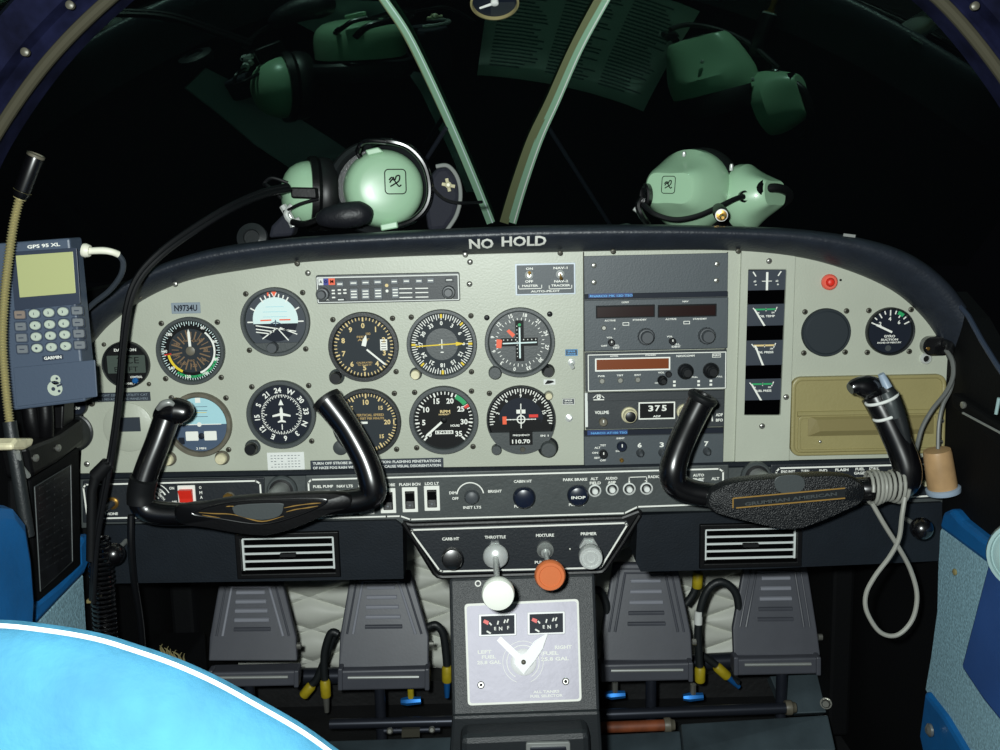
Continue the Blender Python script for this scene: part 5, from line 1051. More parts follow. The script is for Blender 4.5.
# windscreen pane (structure)
XS = [-.62+1.24*k/40 for k in range(41)]; ZS = [.86+.6*k/30 for k in range(31)]
m = MB(); m.grid([[Vector((x, wsY(x, z), z)) for x in XS] for z in ZS]); w = m.build('window_1', 'glass', None, base=(0, .5, .9)); tag(w, 'large curved windscreen pane with black night outside, above the glareshield', 'windscreen', kind='structure')
def PW(px, py, off=.012):
    d = ray(px, py); lo, hi = .2, 2.6
    g_ = lambda t_: (CAM+d*t_).y-(wsY((CAM+d*t_).x, (CAM+d*t_).z)-off)
    for _ in range(60):
        mid = (lo+hi)/2
        if g_(mid) > 0: hi = mid
        else: lo = mid
    return CAM+d*hi
def strip(pts, w0, th, off=.012): # flat strip following the pane
    p = smooth([PW(x, y_, off) for x, y_ in pts], 6); N = len(p); rows = []
    for i in range(N):
        T = (p[min(N-1, i+1)]-p[max(0, i-1)]).normalized(); v = (p[i]-CAM).normalized(); s_ = T.cross(v).normalized(); nn_ = v
        k = (p[i]-CAM).dot(f_)/F; w_ = (w0[0]+(w0[1]-w0[0])*i/(N-1))*k/2
        rows.append([p[i]-s_*w_-nn_*th/2, p[i]+s_*w_-nn_*th/2, p[i]+s_*w_+nn_*th/2, p[i]-s_*w_+nn_*th/2])
    m = MB(); m.grid(rows, True); m.f += [[0, 1, 2, 3], [4*(N-1)+k for k in range(4)]]; m.m += [0, 0]; return m
for side, pts, pts2, lab in ((0, [(491, 223), (478, 190), (458, 142), (432, 84), (408, 35), (386, 2), (372, -18)], [(489, 223), (474.5, 188), (455, 142), (428.5, 84), (404, 35), (382, 2), (368, -18)], 'pale green curved windscreen strip leaning left behind the left headset'),
                             (1, [(512, 223), (523, 186), (539, 140), (556, 102), (579, 50), (604, 4), (618, -20)], [(504, 223), (515, 186), (531, 140), (549, 102), (572, 50), (597, 2), (611, -20)], 'pale green curved windscreen strip leaning right, with an olive inner edge')):
    t = thing('windscreen_strip', lab, 'strip', PW(*pts[0]), 'windscreen strips'); strip(pts, (8.5, 7), .006).build('face', 'strut', t, fix=True)
    strip(pts2, (9, 7) if side else (3.5, 3), .005, .008).build('inner_edge', 'strutd', t, fix=True)
    strip([(x+(1.6 if not side else 2), y_) for x, y_ in pts], (1.2, 1), .007, .013).build('bright_line', 'paper' if side else 'skyw', t, fix=True)
t = thing('reflection_rod', 'thin dark rod standing in for a reflected line behind the right green windscreen strip', 'rod', PW(608, 224, -.02)); m = MB(); m.tube([PW(545, 122, -.03), PW(612, 228, -.03)], .0032, 10); m.build('rod', 'tubem', t)  # dark line reflected in the windscreen, built as a rod
t = thing('reflection_rod', 'thin dark rod standing in for a reflected line at the left green windscreen strip', 'rod', PW(425, 164, .02)); m = MB(); m.tube([PW(446, 128, .02), PW(422, 166, .02)], .0032, 10); m.build('rod', 'tubem', t)  # second reflected line, also given a solid rod
# outside air thermometer
t = thing('air_thermometer', 'round thermometer dial with a pale needle, cut off by the top of the picture', 'thermometer', PW(494, 0, .03)); c = PW(494.5, -2, .035); nrm = (Vector((0, -.5, -.87))).normalized()
kk = (c-CAM).dot(f_)/F; m = MB(); m.lathe(c, nrm, [(22*kk, 0), (24*kk, .003), (24.5*kk, .008), (22.5*kk, .009), (22*kk, .005)], 48, cap=False); m.build('rim', 'gooseb', t)
m = MB(); m.lathe(c, nrm, [(22.4*kk, .001), (22.4*kk, .005)], 48); m.build('dial', 'dialn', t)
up_ = (Vector((0, 0, 1))-nrm*nrm.z).normalized(); rt = up_.cross(nrm)*1
m = MB(); q = lambda x, z, h: c+rt*(x*kk)+up_*(z*kk)+nrm*h
m.tube([q(0, 0, .007), q(-15, -7, .007)], [.0018, .0012], 8); m.lathe(q(0, 0, .005), nrm, [(.0045, 0), (.0045, .003), (.003, .004)], 16); m.build('needle', 'paper', t)
m = MB(); m.add([q(-3, -21, .0055), q(21, -2, .0055), q(20, -10, .0055), q(10, -19, .0055)], [[0, 1, 2, 3]]); m.prism([q(-4, -1, .0052), q(20, -1, .0052), q(15, -15, .0052), q(-4, -20, .0052)], nrm*.0004); m.build('dial_sector', 'dial', t)
m = MB(); m.tube([c, c+Vector((0, .06, .05))], .004, 10); m.build('probe', 'steel', t)
# ---- paper on the deck (seen mirrored in the windscreen)
dz = P(520, 226, -.02).z-.017
def sheet(name, lab, cat, cx, cy, w_, d_, rot, mt, tilt=0.0, curl=.004, zoff=.001):
    m = MB(); rows = []
    for i in range(9):
        r = []
        for j in range(9):
            x, y_ = (i/8-.5)*w_, (j/8-.5)*d_; X = cx+x*math.cos(rot)-y_*math.sin(rot); Y = cy+x*math.sin(rot)+y_*math.cos(rot)
            r.append(Vector((X, Y, dz+zoff+tilt*(y_+d_/2)+curl*(math.sin(i*.8)*.4+(i/8)**4))))
        rows.append(r)
    m.grid(rows); o = m.build(name, mt, None, base=(cx, cy, dz), fix=False); o.modifiers.new('thickness', 'SOLIDIFY').thickness = .0008; tag(o, lab, cat)
    if name == 'paper_chart':
        m = MB(); m.use('keyg'); random.seed(3)
        for q_ in range(26):
            y_ = (-.44+.033*q_)*d_
            for k_ in range(3):
                x0, x1 = (-.44+.31*k_)*w_, (-.44+.31*k_+random.uniform(.16, .27))*w_; vs = []
                for x, yy in ((x0, y_), (x1, y_), (x1, y_+.0022), (x0, y_+.0022)):
                    i = (x/w_+.5)*8; vs.append(Vector((cx+x*math.cos(rot)-yy*math.sin(rot), cy+x*math.sin(rot)+yy*math.cos(rot), dz+zoff+tilt*(yy+d_/2)+curl*(math.sin(i*.8)*.4+(i/8)**4)+.0016)))
                m.add(vs, [[0, 1, 2, 3]])
        m.build('printed_lines', None, o)
    return o
# ================================================================== headsets
def dc_emblem(parent, c, ex_, ez_, nn_, s_, name='emblem'):
    m = MB(); m.use('dialk')
    def q(x, z): return c+ex_*(x*s_)+ez_*(z*s_)+nn_*.0012
    rr_ = rrect(-1, -1.15, 1, 1.15, .35, 4); m.tube([q(x, z) for x, z in rr_+rr_[:1]], s_*.05, 6, cap=False)
    for st in ([(-.55, -.1), (-.3, .2), (-.05, .15), (.1, .5), (.4, .55), (.35, .1), (-.05, -.2), (-.5, -.45)], [(-.2, .45), (-.1, .15), (.15, -.25), (.35, -.45), (.55, -.3)], [(-.6, .15), (-.35, .4), (-.2, .2)]):
        m.tube(smooth([q(x, z) for x, z in st], 4), s_*.07, 6)
    return m.build(name, None, parent)
def cup(parent, c, ax, r, depth, mt='mint', up=None, sx=1.0, sy=1.0, prof=None, seal=True):
    prof = prof or [(1.0, 0), (1.0, .12), (.97, .3), (.9, .5), (.78, .7), (.6, .86), (.38, .96), (.15, 1.0), (.02, 1.0)]
    m = MB(); m.lathe(c, ax, [(a*r, b*depth) for a, b in prof], 48, up, sx, sy); o = m.build('ear_cup', mt, parent, angle=70)
    if not seal: return o
    m = MB(); m.lathe(c, ax, [(r*.98, -.030), (r*1.08, -.026), (r*1.12, -.018), (r*1.1, -.009), (r*1.0, -.004), (r*.98, .001)], 48, up, sx, sy); m.build('ear_seal', 'rubber', parent)
    return o
# left headset
HY = .085
h = thing('aviation_headset', 'mint green headset with a black foam microphone lying on the left of the glareshield', 'headset', P(385, 226, HY))
k = S(385, 188, HY); c = P(382.5, 189.5, HY+.02); ax = Vector((.20, -1, .03)).normalized(); up = Vector((0, .05, 1))
c1 = cup(h, c, ax, 40*k, .046, sx=1.0, sy=.97, seal=False, prof=[(1.0, 0), (1.0, .25), (.985, .5), (.955, .68), (.89, .82), (.78, .92), (.6, .975), (.3, 1.0), (.02, 1.005)])
u_h = (up-ax*up.dot(ax)).normalized(); r_h = u_h.cross(ax)
dc_emblem(c1, c+ax*.0455+r_h*(.012)+u_h*(.007), r_h, u_h, ax, .0128)
# ridge crease on the shell
m = MB(); m.tube(smooth([c+ax*z_+r_h*(x_*41*k)+u_h*(y_*41*k) for x_, y_, z_ in ((-.9, .25, .026), (-.62, .56, .036), (-.2, .70, .0385), (.25, .68, .0385), (.62, .53, .036), (.9, .2, .026))], 5), .0014, 8); m.build('shell_ridge', 'mint', c1)
# black ring behind the cup (dished rim + stirrup)
m = MB(); cs = P(379, 188, HY+.03); m.lathe(cs, ax, [(36*k, -.02), (48*k, -.016), (52*k, -.008), (53*k, .0), (51*k, .006), (47*k, .009), (44*k, .006), (42*k, .001), (36*k, .0)], 56, up, 1.0, .92); m.build('ear_seal', 'bezeld', h)
m = MB(); m.tube(smooth(path([(372, 143, HY-.01), (386, 141, HY-.02), (408, 147, HY-.02), (424, 164, HY-.02), (430, 188, HY-.022), (426, 207, HY-.022), (413, 220, HY-.02), (394, 227, HY-.015)]), 6), .0042, 10); m.build('stirrup', 'gloss', h)
m = MB(); m.tube(smooth(path([(357, 152, HY-.02), (362, 143, HY-.025), (372, 141, HY-.03), (386, 142, HY-.03)]), 5), .003, 10); m.tube(smooth(path([(361, 158, HY-.02), (358, 153, HY-.02), (360, 147, HY-.025)]), 4), .003, 10); m.build('wire_clip', 'gloss', h)
m = MB(); m.prism([P(x, y_, HY-.022) for x, y_ in ((365, 150), (378, 147), (384, 152), (368, 156))], (0, .014, 0)); m.build('pivot_tab', 'mint', h, bevel=.0015); m = MB(); m.prism([P(x, y_, HY-.03) for x, y_ in ((380, 224.5), (397, 221), (398, 228), (381, 231))], (0, .02, 0)); m.build('pivot_tab', 'mint', h, bevel=.0015)
# second cup to the left, facing away
c2 = P(310, 194, HY+.03); ax2 = Vector((-.95, -.3, .05)); o2 = cup(h, c2, ax2, 36*k, .036, sx=.9, sy=.92)
m = MB(); m.lathe(c2, ax2, [(39*k, -.012), (42*k, -.006), (41*k, .002)], 40, up, .9, .92); m.build('cup_rim', 'black', h)
m = MB(); m.prism([P(x, y_, HY-.028) for x, y_ in ((290, 187), (316, 187.5), (317, 199), (291, 198))], (0, .02, 0)); m.build('boom_bracket', 'black', h, bevel=.002)
m = MB(); m.tube(smooth(path([(292, 205, HY-.02), (286, 214, HY-.02), (292, 222, HY-.02), (300, 219, HY-.02)]), 5), .0035, 8); m.tube(smooth(path([(283, 206, HY-.01), (289, 216, HY-.012), (294, 226, HY-.01)]), 4), .005, 8); m.build('hinge', 'chrome', h)
m = MB(); m.tube(smooth(path([(281, 198, HY-.01), (268, 186, HY-.01), (264, 184, HY), (272, 178, HY), (288, 183, HY)]), 6), .0022, 8); m.tube(smooth(path([(318, 199, HY-.02), (300, 204, HY-.025), (284, 212, HY-.02)]), 5), .002, 8); m.build('boom_wire', 'cable', h)
# foam microphone
mp = path([(319, 219.5, HY-.045), (328, 217.5, HY-.05), (344, 215.5, HY-.053), (360, 214, HY-.05), (370, 216, HY-.045)]); m = MB(); m.tube(smooth(mp, 6), [.007, .0125, .0155, .0155, .009], 20); m.build('foam_microphone', 'foam', h, angle=80)
m = MB(); m.tube(smooth(path([(319, 219, HY-.045), (305, 224, HY-.04), (292, 222, HY-.03)]), 5), .004, 8); m.build('microphone_boom', 'black', h)
# head pad at the right with steel edge and cross shaped clip
m = MB(); mid = [(430, 176, HY), (437, 167, HY), (448, 166, HY), (457, 178, HY), (460, 196, HY), (456, 215, HY), (446, 230, HY)]; pr = [P(*q_) for q_ in mid]+[P(428, 232, HY), P(424, 205, HY)]
m.prism(pr, (0, .06, 0)); m.build('head_pad', 'navyf', h, bevel=.006, smooth_=False)
m = MB(); m.tube(smooth(path([(436, 166.5, HY-.004), (448, 166, HY-.004), (457.5, 178, HY-.004), (460.5, 196, HY-.004), (456.5, 215, HY-.004), (447, 230, HY-.004)]), 6), .0026, 8); m.build('steel_band', 'steel', h)
m = MB(); 
for a0 in (((442, 184), (455, 186.5)), ((446.6, 178.5), (449.6, 191.5))): m.tube([P(*a0[0], HY-.012), P(*a0[1], HY-.012)], .0022, 8)
m.lathe(P(448.5, 185, HY-.01), (0, -1, 0), [(.004, 0), (.004, .005), (.002, .007)], 16); m.build('thumb_screw', 'capw', h)
m = MB(); m.tube(smooth(path([(428, 178, HY-.02), (434, 190, HY-.022), (446, 200, HY-.022), (462, 203, HY-.02), (482, 202, HY)]), 6), .002, 8); m.build('wire', 'cable', h)
m = MB(); m.prism([P(x, y_, HY+.0) for x, y_ in ((271, 226), (284, 213), (296, 222), (292, 236), (268, 238))], (0, .03, 0)); m.build('side_pad', 'navyf', h, bevel=.004, smooth_=False)
# small object on the deck at far left
t = thing('foam_cap', 'dark round foam cap on the glareshield, left of the left headset', 'cap', P(254, 240, .05)); m = MB(); m.lathe(P(254, 240, .05), (0, -1, .3), [(.017, 0), (.019, .006), (.018, .012), (.010, .014), (.009, .011)], 28); m.build('body', 'bezeld', t)
# right headset
HY2 = .09
h = thing('aviation_headset', 'mint green headset with faceted shells on the right of the glareshield', 'headset', P(700, 224, HY2))
k = S(690, 190, HY2); up = Vector((.05, 0, 1))
c = P(694, 191, HY2+.035); ax = Vector((-.6, -.8, .05)).normalized()
def faceted(c, ax, rr_, depth, parent, up, oval, name='ear_cup'):
    u = (Vector(up)-ax*ax.dot(Vector(up))).normalized(); w = u.cross(ax); n = 40; rows = []
    lev = [(0, 1.0, 0), (.12, 1.02, 0), (.3, 1.0, .02), (.42, .97, .22), (.58, .91, .42), (.78, .82, .62), (.96, .70, .78), (1.0, .64, .8)]
    for hh, sc, dent in lev:
        r = []
        for j in range(n):
            a_ = 2*PI*j/n; ca, sa = math.cos(a_), math.sin(a_)
            f = 1-dent*max(0, abs(sa)-.25)**1.4*.85           # scooped top and bottom flanks leave a raised central ridge
            r.append(c+ax*(hh*depth)+(w*ca*oval[0]*(1-.06*dent)+u*sa*oval[1]*f)*rr_*sc)
        rows.append(r)
    m = MB(); m.grid(rows, True); b = len(m.v); m.f += [list(range(n)), list(range(b-n, b))]; m.m += [0, 0]; return m.build(name, 'mint', parent, fix=True, angle=24), u, w
e1, u1, w1 = faceted(c, ax, 41*k, .070, h, up, (1.0, 1.0))
m = MB(); m.lathe(c, ax, [(38*k, -.032), (43*k, -.028), (45*k, -.018), (44*k, -.007), (41*k, .001)], 48, up); m.build('ear_seal', 'rubber', h)
dc_emblem(e1, c+ax*.0705+u1*.004, w1, u1, ax, .009)
def at(x, y_, Y): return P(x, y_, Y)
m = MB(); m.lathe(P(648, 195, HY2-.01), Vector((-.75, -.65, 0)), [(.0125, 0), (.0125, .006), (.010, .008), (.004, .006)], 24, None, .62, 1.15); m.build('grommet', 'gloss', h)
m = MB(); m.lathe(P(684, 153, HY2), (0, -.3, 1), [(.0024, -.004), (.0024, .0), (.0015, .002)], 12); m.build('pivot_screw', 'chrome', h); 
# second cup, facing right
c3_ = P(740, 198, HY2+.03); ax3 = Vector((.70, -.70, .10)).normalized(); e2, u3, w3 = faceted(c3_, ax3, 33*k, .05, h, up, (1.0, 1.0))
m = MB(); m.lathe(P(731.5, 165.5, HY2), (0, -.3, 1), [(.0024, -.006), (.0024, .0), (.0015, .002)], 12); m.build('pivot_screw', 'chrome', h)
for x, y_, r, d in ((762, 190, .0125, Vector((.75, -.65, .1))), (743.5, 196.5, .0075, Vector((.2, -1, 0)))):
    m = MB(); m.lathe(P(x, y_, HY2-.012), d, [(r, -.008), (r, .004), (r*.75, .006), (r*.5, .003)], 24); m.build('grommet', 'gloss', h)
m = MB(); m.tube(smooth(path([(764, 189, HY2-.012), (776, 188, HY2-.008), (786, 191, HY2+.01), (789, 198, HY2+.03), (780, 206, HY2+.05)]), 6), .0058, 12); m.build('boom_stub', 'rubber', h)
m = MB(); m.tube(smooth(path([(643, 204, HY2-.02), (655, 214, HY2-.03), (675, 219.5, HY2-.034), (697, 216, HY2-.034), (718, 207, HY2-.03), (735, 199, HY2-.024), (744, 196.5, HY2-.02)]), 7), .0033, 10); m.build('link_wire', 'cable', h)
m = MB(); m.tube(smooth(path([(642, 198, HY2-.01), (638, 206, HY2-.012), (642, 216, HY2-.012), (648, 224, HY2)]), 5), .0042, 8); m.build('stirrup', 'gloss', h)
m = MB(); m.tube(smooth(path([(634, 208, HY2-.01), (638, 211, HY2-.01)]), 2), .003, 8); m.build('stirrup_tip', 'chrome', h)
t = thing('headset_plug', 'black plug with a gold tip pointing at the viewer between the right headset cups', 'plug', P(720, 217, .05)); a_, b_ = P(718, 209, .07), P(722.5, 217, .0)
m = MB(); m.lathe(a_, b_-a_, [(.006, 0), (.0085, .01), (.0085, .052), (.0075, .055)], 24); m.build('sleeve', 'rubber', t); dd = (b_-a_).normalized()
m = MB(); m.lathe(a_+dd*.055, dd, [(.0062, 0), (.0062, .004), (.003, .0045), (.0028, .018), (.0018, .022)], 20); m.build('tip', 'brass', t)
m = MB(); m.lathe(a_+dd*.0545, dd, [(.0074, 0), (.0074, .002), (.006, .0025)], 20); m.build('collar', 'silver', t)
# things on the deck that show up in the windscreen
sheet('paper_chart', 'large printed paper sheet on the deck, seen mirrored in the windscreen at top centre', 'paper', .09, .102, .196, .15, .14, 'paper', tilt=.05)

def DK(px, py, z):                                    # where the mirror image at this picture point lies on the deck
    p = PW(px, py, 0); e = 1e-4; g_ = lambda X, Z: Vector((X, wsY(X, Z), Z))
    n_ = (g_(p.x+e, p.z)-g_(p.x-e, p.z)).cross(g_(p.x, p.z+e)-g_(p.x, p.z-e)).normalized(); d = (p-CAM).normalized(); r = d-2*d.dot(n_)*n_
    return p+r*((z-p.z)/r.z)
def deck_sheet(name, lab, cat, pts, mt, th=.002, lift=.009):
    m = MB(); q_ = []
    for x, y_ in pts:
        p = DK(x, y_, dz)
        for _ in range(4): p = DK(x, y_, min(deckrow, key=lambda b_: abs(b_.x-p.x)).z-.013+lift)
        q_.append(p)
    m.prism(q_, (0, 0, -th)); o = m.build(name, mt, None, smooth_=False); return tag(o, lab, cat)

deck_sheet('reflection_case', 'grey case added on the deck to mirror a slanting band left of the headset', 'case', [(186, 88), (206, 68), (262, 98), (350, 152), (312, 184), (255, 145)], 'cased', .009)  # made-up case, shaped to give the slanting reflection
deck_sheet('reflection_cloth', 'pale cloth added on the deck to mirror a band beside the left green strip', 'cloth', [(266, 2), (300, 24), (340, 47), (375, 52), (400, 62), (421, 92), (437, 126), (450, 152), (466, 192), (476, 192), (456, 140), (430, 82), (402, 32), (386, 2)], 'clothr', .009)  # made-up cloth, outline traced back from the reflected band
# ================================================================== pedals, footwell, walls, seat, frame
FZ = .10
fl = MB(); fl.box((0, -.15, FZ-.02), (1.3, 1.5, .04)); tag(fl.build('floor', 'floorm', None, smooth_=False), 'dark footwell floor under the pedals', 'floor', kind='structure')
WY = .50
def quiltz(x, z):
    a = (x+z*2.1)/.15; b = (x-z*2.1)/.15
    return .020*(abs(math.sin(PI*a))**.5)*(abs(math.sin(PI*b))**.5)
m = MB(); DX, DZ, SUB = .085, .030, 8
for iu in range(-16, 34):
    for iv in range(-16, 34):
        cx_, cz_ = -.6+(iu+iv)*DX/1.0, FZ+.3+(iu-iv)*DZ
        if not (-.62 < cx_ < .62 and FZ+.03 < cz_ < .74): continue
        rows = []
        for i in range(SUB+1):
            r = []
            for j in range(SUB+1):
                a_, b_ = i/SUB, j/SUB; hgt = .014*(max(0, 1-(2*a_-1)**4)**.5)*(max(0, 1-(2*b_-1)**4)**.5)*(.55+.45*(1-(2*a_-1)**2)*(1-(2*b_-1)**2))
                r.append(Vector((cx_+(a_+b_-1)*DX, WY-.004-hgt, cz_+(a_-b_)*DZ)))
            rows.append(r)
        m.grid(rows)
m.prism([(-.6, WY, FZ), (.6, WY, FZ), (.6, WY, .86), (-.6, WY, .86)], (0, .02, 0))
tag(m.build('wall_front', 'quilt', None, base=(0, WY, FZ)), 'quilted silver firewall blanket behind the pedals', 'wall', kind='structure')
m = MB(); m.box((0, WY-.03, FZ+.02), (1.2, .05, .046)); tag(m.build('trim_1', 'floorm', None, smooth_=False), 'dark ledge at the foot of the quilted firewall', 'ledge', kind='structure')

PYD = .27
def pedal(lab, top, mid, bot, bar):
    t = thing('rudder_pedal', lab, 'pedal', P((bar[0]+bar[2])/2, bar[3], PYD), 'rudder pedals'); (tx0, tx1, ty), (mx0, mx1, my), (bx0, bx1, by) = top, mid, bot
    o = [(tx0, ty), (tx1, ty), (mx1, my), (bx1, by), (bx0, by), (mx0, my)]
    lean = lambda y_: PYD+.05*(by-y_)/(by-ty)
    fp = [P(x, y_, lean(y_)) for x, y_ in o]; m = MB(); m.prism(fp, (0, .012, 0)); m.build('plate', 'pedal', t, smooth_=False, bevel=.002)
    cx = (tx0+tx1+mx0+mx1)/4
    def inn(s_, ey): return [(tx0+s_, by-6), (tx0+s_+2, ty+ey)]
    x0 = bar[0]
    # raised border ribs and tread bars
    for s_ in (7, 13):
        m = MB(); u = s_/max(1, (mx1-mx0)/2); L0 = [(mx0+s_*1.0, my-2), (tx0+s_*.9, ty+s_*.7), (tx1-s_*.9, ty+s_*.7), (mx1-s_*1.0, my-2)]
        m.tube([P(x, y_, lean(y_)-.001) for x, y_ in L0], .0022 if s_ == 13 else .0018, 8); m.build('border_rib', 'pedalhi' if s_ == 13 and x0 < 560 else 'pedal', t)
    for q_ in range(5):
        f_q = (q_+.9)/5.6; y_ = ty+(my-ty)*(.10+.86*f_q); hw = ((tx1-tx0)/2*(1-f_q)+(mx1-mx0)/2*f_q)*.44; cxx = (tx0+tx1)/2*(1-f_q)+(mx0+mx1)/2*f_q
        m = MB(); a_, b_ = P(cxx-hw, y_, lean(y_)), P(cxx+hw, y_-.4, lean(y_)); h_ = 2.3*S(cxx, y_, PYD)
        m.prism([a_+Vector((0, 0, -h_)), a_+Vector((0, 0, h_)), a_+Vector((0, -.004, h_*.6)), a_+Vector((0, -.004, -h_*.6))], b_-a_); m.build('tread_bar', 'pedalhi' if q_ < (4 if x0 < 560 else 3) else 'pedal', t, smooth_=False, bevel=.0008)
    x0, y0, x1, y1 = bar; br = MB(); br.prism([P(x0, y0+1, PYD-.012), P(x1, y0-1, PYD-.012), P(x1, y1-1, PYD-.012), P(x0, y1+1, PYD-.012)], (0, .03, 0)); hb = br.build('heel_bar', 'pedal', t, smooth_=False, bevel=.003)
    m = MB(); yy = y0*.62+y1*.38; m.tube([P(x0+10, yy, PYD-.013), P(x1-10, yy-.8, PYD-.013)], .0026, 8); m.build('bright_rib', 'steel', hb)
    for xx in (x0+2, x1-2):
        m = MB(); m.prism([P(xx-2.4, y0-1, PYD-.016), P(xx+2.4, y0-1, PYD-.016), P(xx+2.4, y1+1, PYD-.016), P(xx-2.4, y1+1, PYD-.016)], (0, .02, 0)); m.build('end_plate', 'pedal', hb, smooth_=False, bevel=.002)
    sx = (x0+x1)/2-(4 if x0 < 560 else -4); m = MB(); s0 = P(sx, y1-4, PYD+.012); m.tube([s0, Vector((s0.x, s0.y, FZ+.001))], .0085, 14); m.build('stem', 'tubem', t)
    m = MB(); m.tube([P(mx1+1, my+8, PYD+.012), P(mx1+5, my+8, PYD+.012)], .005, 10); m.build('pivot_bolt', 'screwl', t)
pedal('outermost left rudder pedal, its lower corner hidden by the blue seat', (220, 281, 578), (209.5, 296, 638), (208.5, 297, 661), (208, 672, 298, 687))
pedal('rudder pedal just left of the centre console', (351, 410, 572), (340, 428.5, 636), (338.6, 428.5, 668), (338, 670, 429, 690))
pedal('rudder pedal just right of the centre console', (613.5, 677, 564), (602, 691, 634), (601, 692.5, 661), (601, 664, 693, 681.5))
pedal('outermost right rudder pedal beside the dark footwell side', (745, 806.5, 562), (733, 817, 629), (734, 820.5, 656), (734.5, 658.5, 821, 675))
# torque tubes on the floor
def floor_tube(lab, x0, y0, x1, y1, Y, r, mt, nuts=()):
    t = thing('torque_tube', lab, 'tube', P((x0+x1)/2, (y0+y1)/2, Y), 'torque tubes'); m = MB(); m.tube([P(x0, y0, Y), P(x1, y1, Y)], r, 18); m.build('tube', mt, t)
    for x, y_ in nuts:
        m = MB(); c_ = P(x, y_, Y); m.lathe(c_-Vector((.006, 0, 0)), (1, 0, 0), [(r*1.25, 0), (r*1.35, .003), (r*1.35, .009), (r*1.0, .012), (r*.9, .016)], 20); m.build('end_fitting', 'bezelb', t)
floor_tube('dark torque tube running across the footwell, right of the console', 590, 715, 788, 708, .26, .0085, 'tubem', ((789, 707.5),))
floor_tube('short rusty torque tube beside the right wall of the console', 588, 728, 668, 725, .23, .0085, 'rust', ((668, 725),))
floor_tube('dark torque tube left of the console, in front of the floor bolts', 330, 724, 458, 721, .25, .008, 'tubem')
floor_tube('thick rod behind the pedals, under the left firewall blanket', 250, 677, 350, 675.5, .40, .014, 'tubem')
floor_tube('thick rod behind the pedals, right of the console', 585, 668, 740, 660, .42, .014, 'tubem')
t = thing('rod_joint', 'small bolted joint under the left torque tube', 'joint', P(412, 731, .235)); m = MB(); m.tube([P(384, 731, .235), P(440, 729.5, .235)], .004, 10); m.build('bar', 'tubem', t)
for x in (390, 432): m = MB(); m.lathe(P(x, 730.5-(x-390)*.03, .228), (0, -1, .3), [(.005, 0), (.005, .004), (.003, .006)], 12); m.build('bolt', 'screwl', t)
m = MB(); m.prism([P(x, y_, .233) for x, y_ in ((402, 727.5), (420, 727), (420, 735), (402, 735.5))], (0, -.006, 0)); m.build('clamp', 'screw', t, smooth_=False)
def floor_plate(lab, pts, th=.006, mt='floorp', name='floor_plate'):
    m = MB(); m.prism([P(x, y_, Y) for x, y_, Y in pts], (0, .02, -.015)); o = m.build(name, mt, None, smooth_=False, bevel=.002); return tag(o, lab, 'floor plate', 'footwell floor plates')
floor_plate('wide bent metal floor plate in front of the right pedals', [(681, 724, .21), (828, 715, .21), (836, 750, .16), (684, 752, .16)])
floor_plate('bent metal floor plate against the right wall of the console', [(599, 735, .21), (680, 731, .21), (683, 760, .16), (601, 762, .16)])
floor_plate('bent metal floor plate left of the console', [(300, 742, .21), (452, 737, .21), (452, 765, .16), (300, 768, .16)])
floor_plate('blue grey upright metal plate beside the outermost right pedal', [(770, 676, .33), (822, 673, .33), (834, 712, .28), (786, 714, .28)])
for x, y_, lab in ((826, 703, 'pale bolt head on the metal plate at the right of the pedals'),):
    t = thing('bolt', lab, 'bolt', P(x, y_, .27)); m = MB(); m.lathe(P(x, y_, .27), (-.4, -1, .2), [(.007, 0), (.007, .004), (.005, .007)], 8); m.build('head', 'screwl', t); m = MB(); m.lathe(P(x, y_, .272), (-.4, -1, .2), [(.009, 0), (.009, .002)], 18); m.build('washer', 'screwl', t)
# brake hoses with yellow fittings
def hose(lab, pts, fits, Y, r=.0062, wmark=None):
    t = thing('brake_hose', lab, 'hose', P(pts[0][0], pts[0][1], Y), 'brake hoses'); m = MB(); m.tube(smooth([P(x, y_, Y+.0) for x, y_ in pts], 7), r, 12); m.build('hose', 'hose', t)
    for (xa, ya, xb, yb, tip) in fits:
        m = MB(); a_, b_ = P(xa, ya, Y-.002), P(xb, yb, Y-.002); m.tube([a_, a_.lerp(b_, .1), a_.lerp(b_, .9), b_], [r*1.1, r*1.35, r*1.35, r*1.1], 14); s_ = m.build('fitting_sleeve', 'hosey', t)
        if tip:
            m = MB(); d = (b_-a_).normalized(); m.tube([b_, b_+d*.012, b_+d*.026], [r*.9, r*.8, r*.6], 12); m.build('union', 'bluem' if tip == 2 else 'screwl', s_)
    if wmark:
        m = MB(); m.tube([P(wmark[0], wmark[1], Y-.001), P(wmark[2], wmark[3], Y-.001)], r*1.04, 12); m.build('white_mark', 'paper', t)
hose('black brake hose with a yellow sleeve between the two left pedals', [(338, 634), (331, 633), (325, 650), (324, 668), (325, 682)], [(325, 680, 326, 697, 1)], .33)
hose('slack black brake hose with a slanting yellow sleeve left of the second pedal', [(338, 632), (332, 640), (324, 662), (316, 680), (309, 686)], [(312, 685, 303, 696, 0)], .35)
hose('black brake hose with a yellow sleeve close against the left wall of the console', [(428, 627), (436, 625), (443, 634), (446, 655), (447, 668)], [(447, 666, 447, 682, 2)], .32)
hose('tall looped black brake hose with a white mark between the right pedals', [(738, 640), (739, 612), (735, 592), (722, 582), (709, 588), (701, 606), (698, 630), (699, 655), (700, 672)], [(700, 667, 700, 682, 0)], .30, wmark=(698.6, 611, 698.2, 624))
hose('short black brake hose with a yellow sleeve coming down behind the right dash pad', [(696, 552), (697, 576), (694, 592), (686, 604)], [(698, 572, 697, 588, 0)], .34)
hose('black brake hose with a tilted yellow sleeve behind the outermost right pedal', [(702, 655), (712, 662), (722, 670), (730, 678), (738, 683)], [(716, 666, 728, 677, 2)], .36)
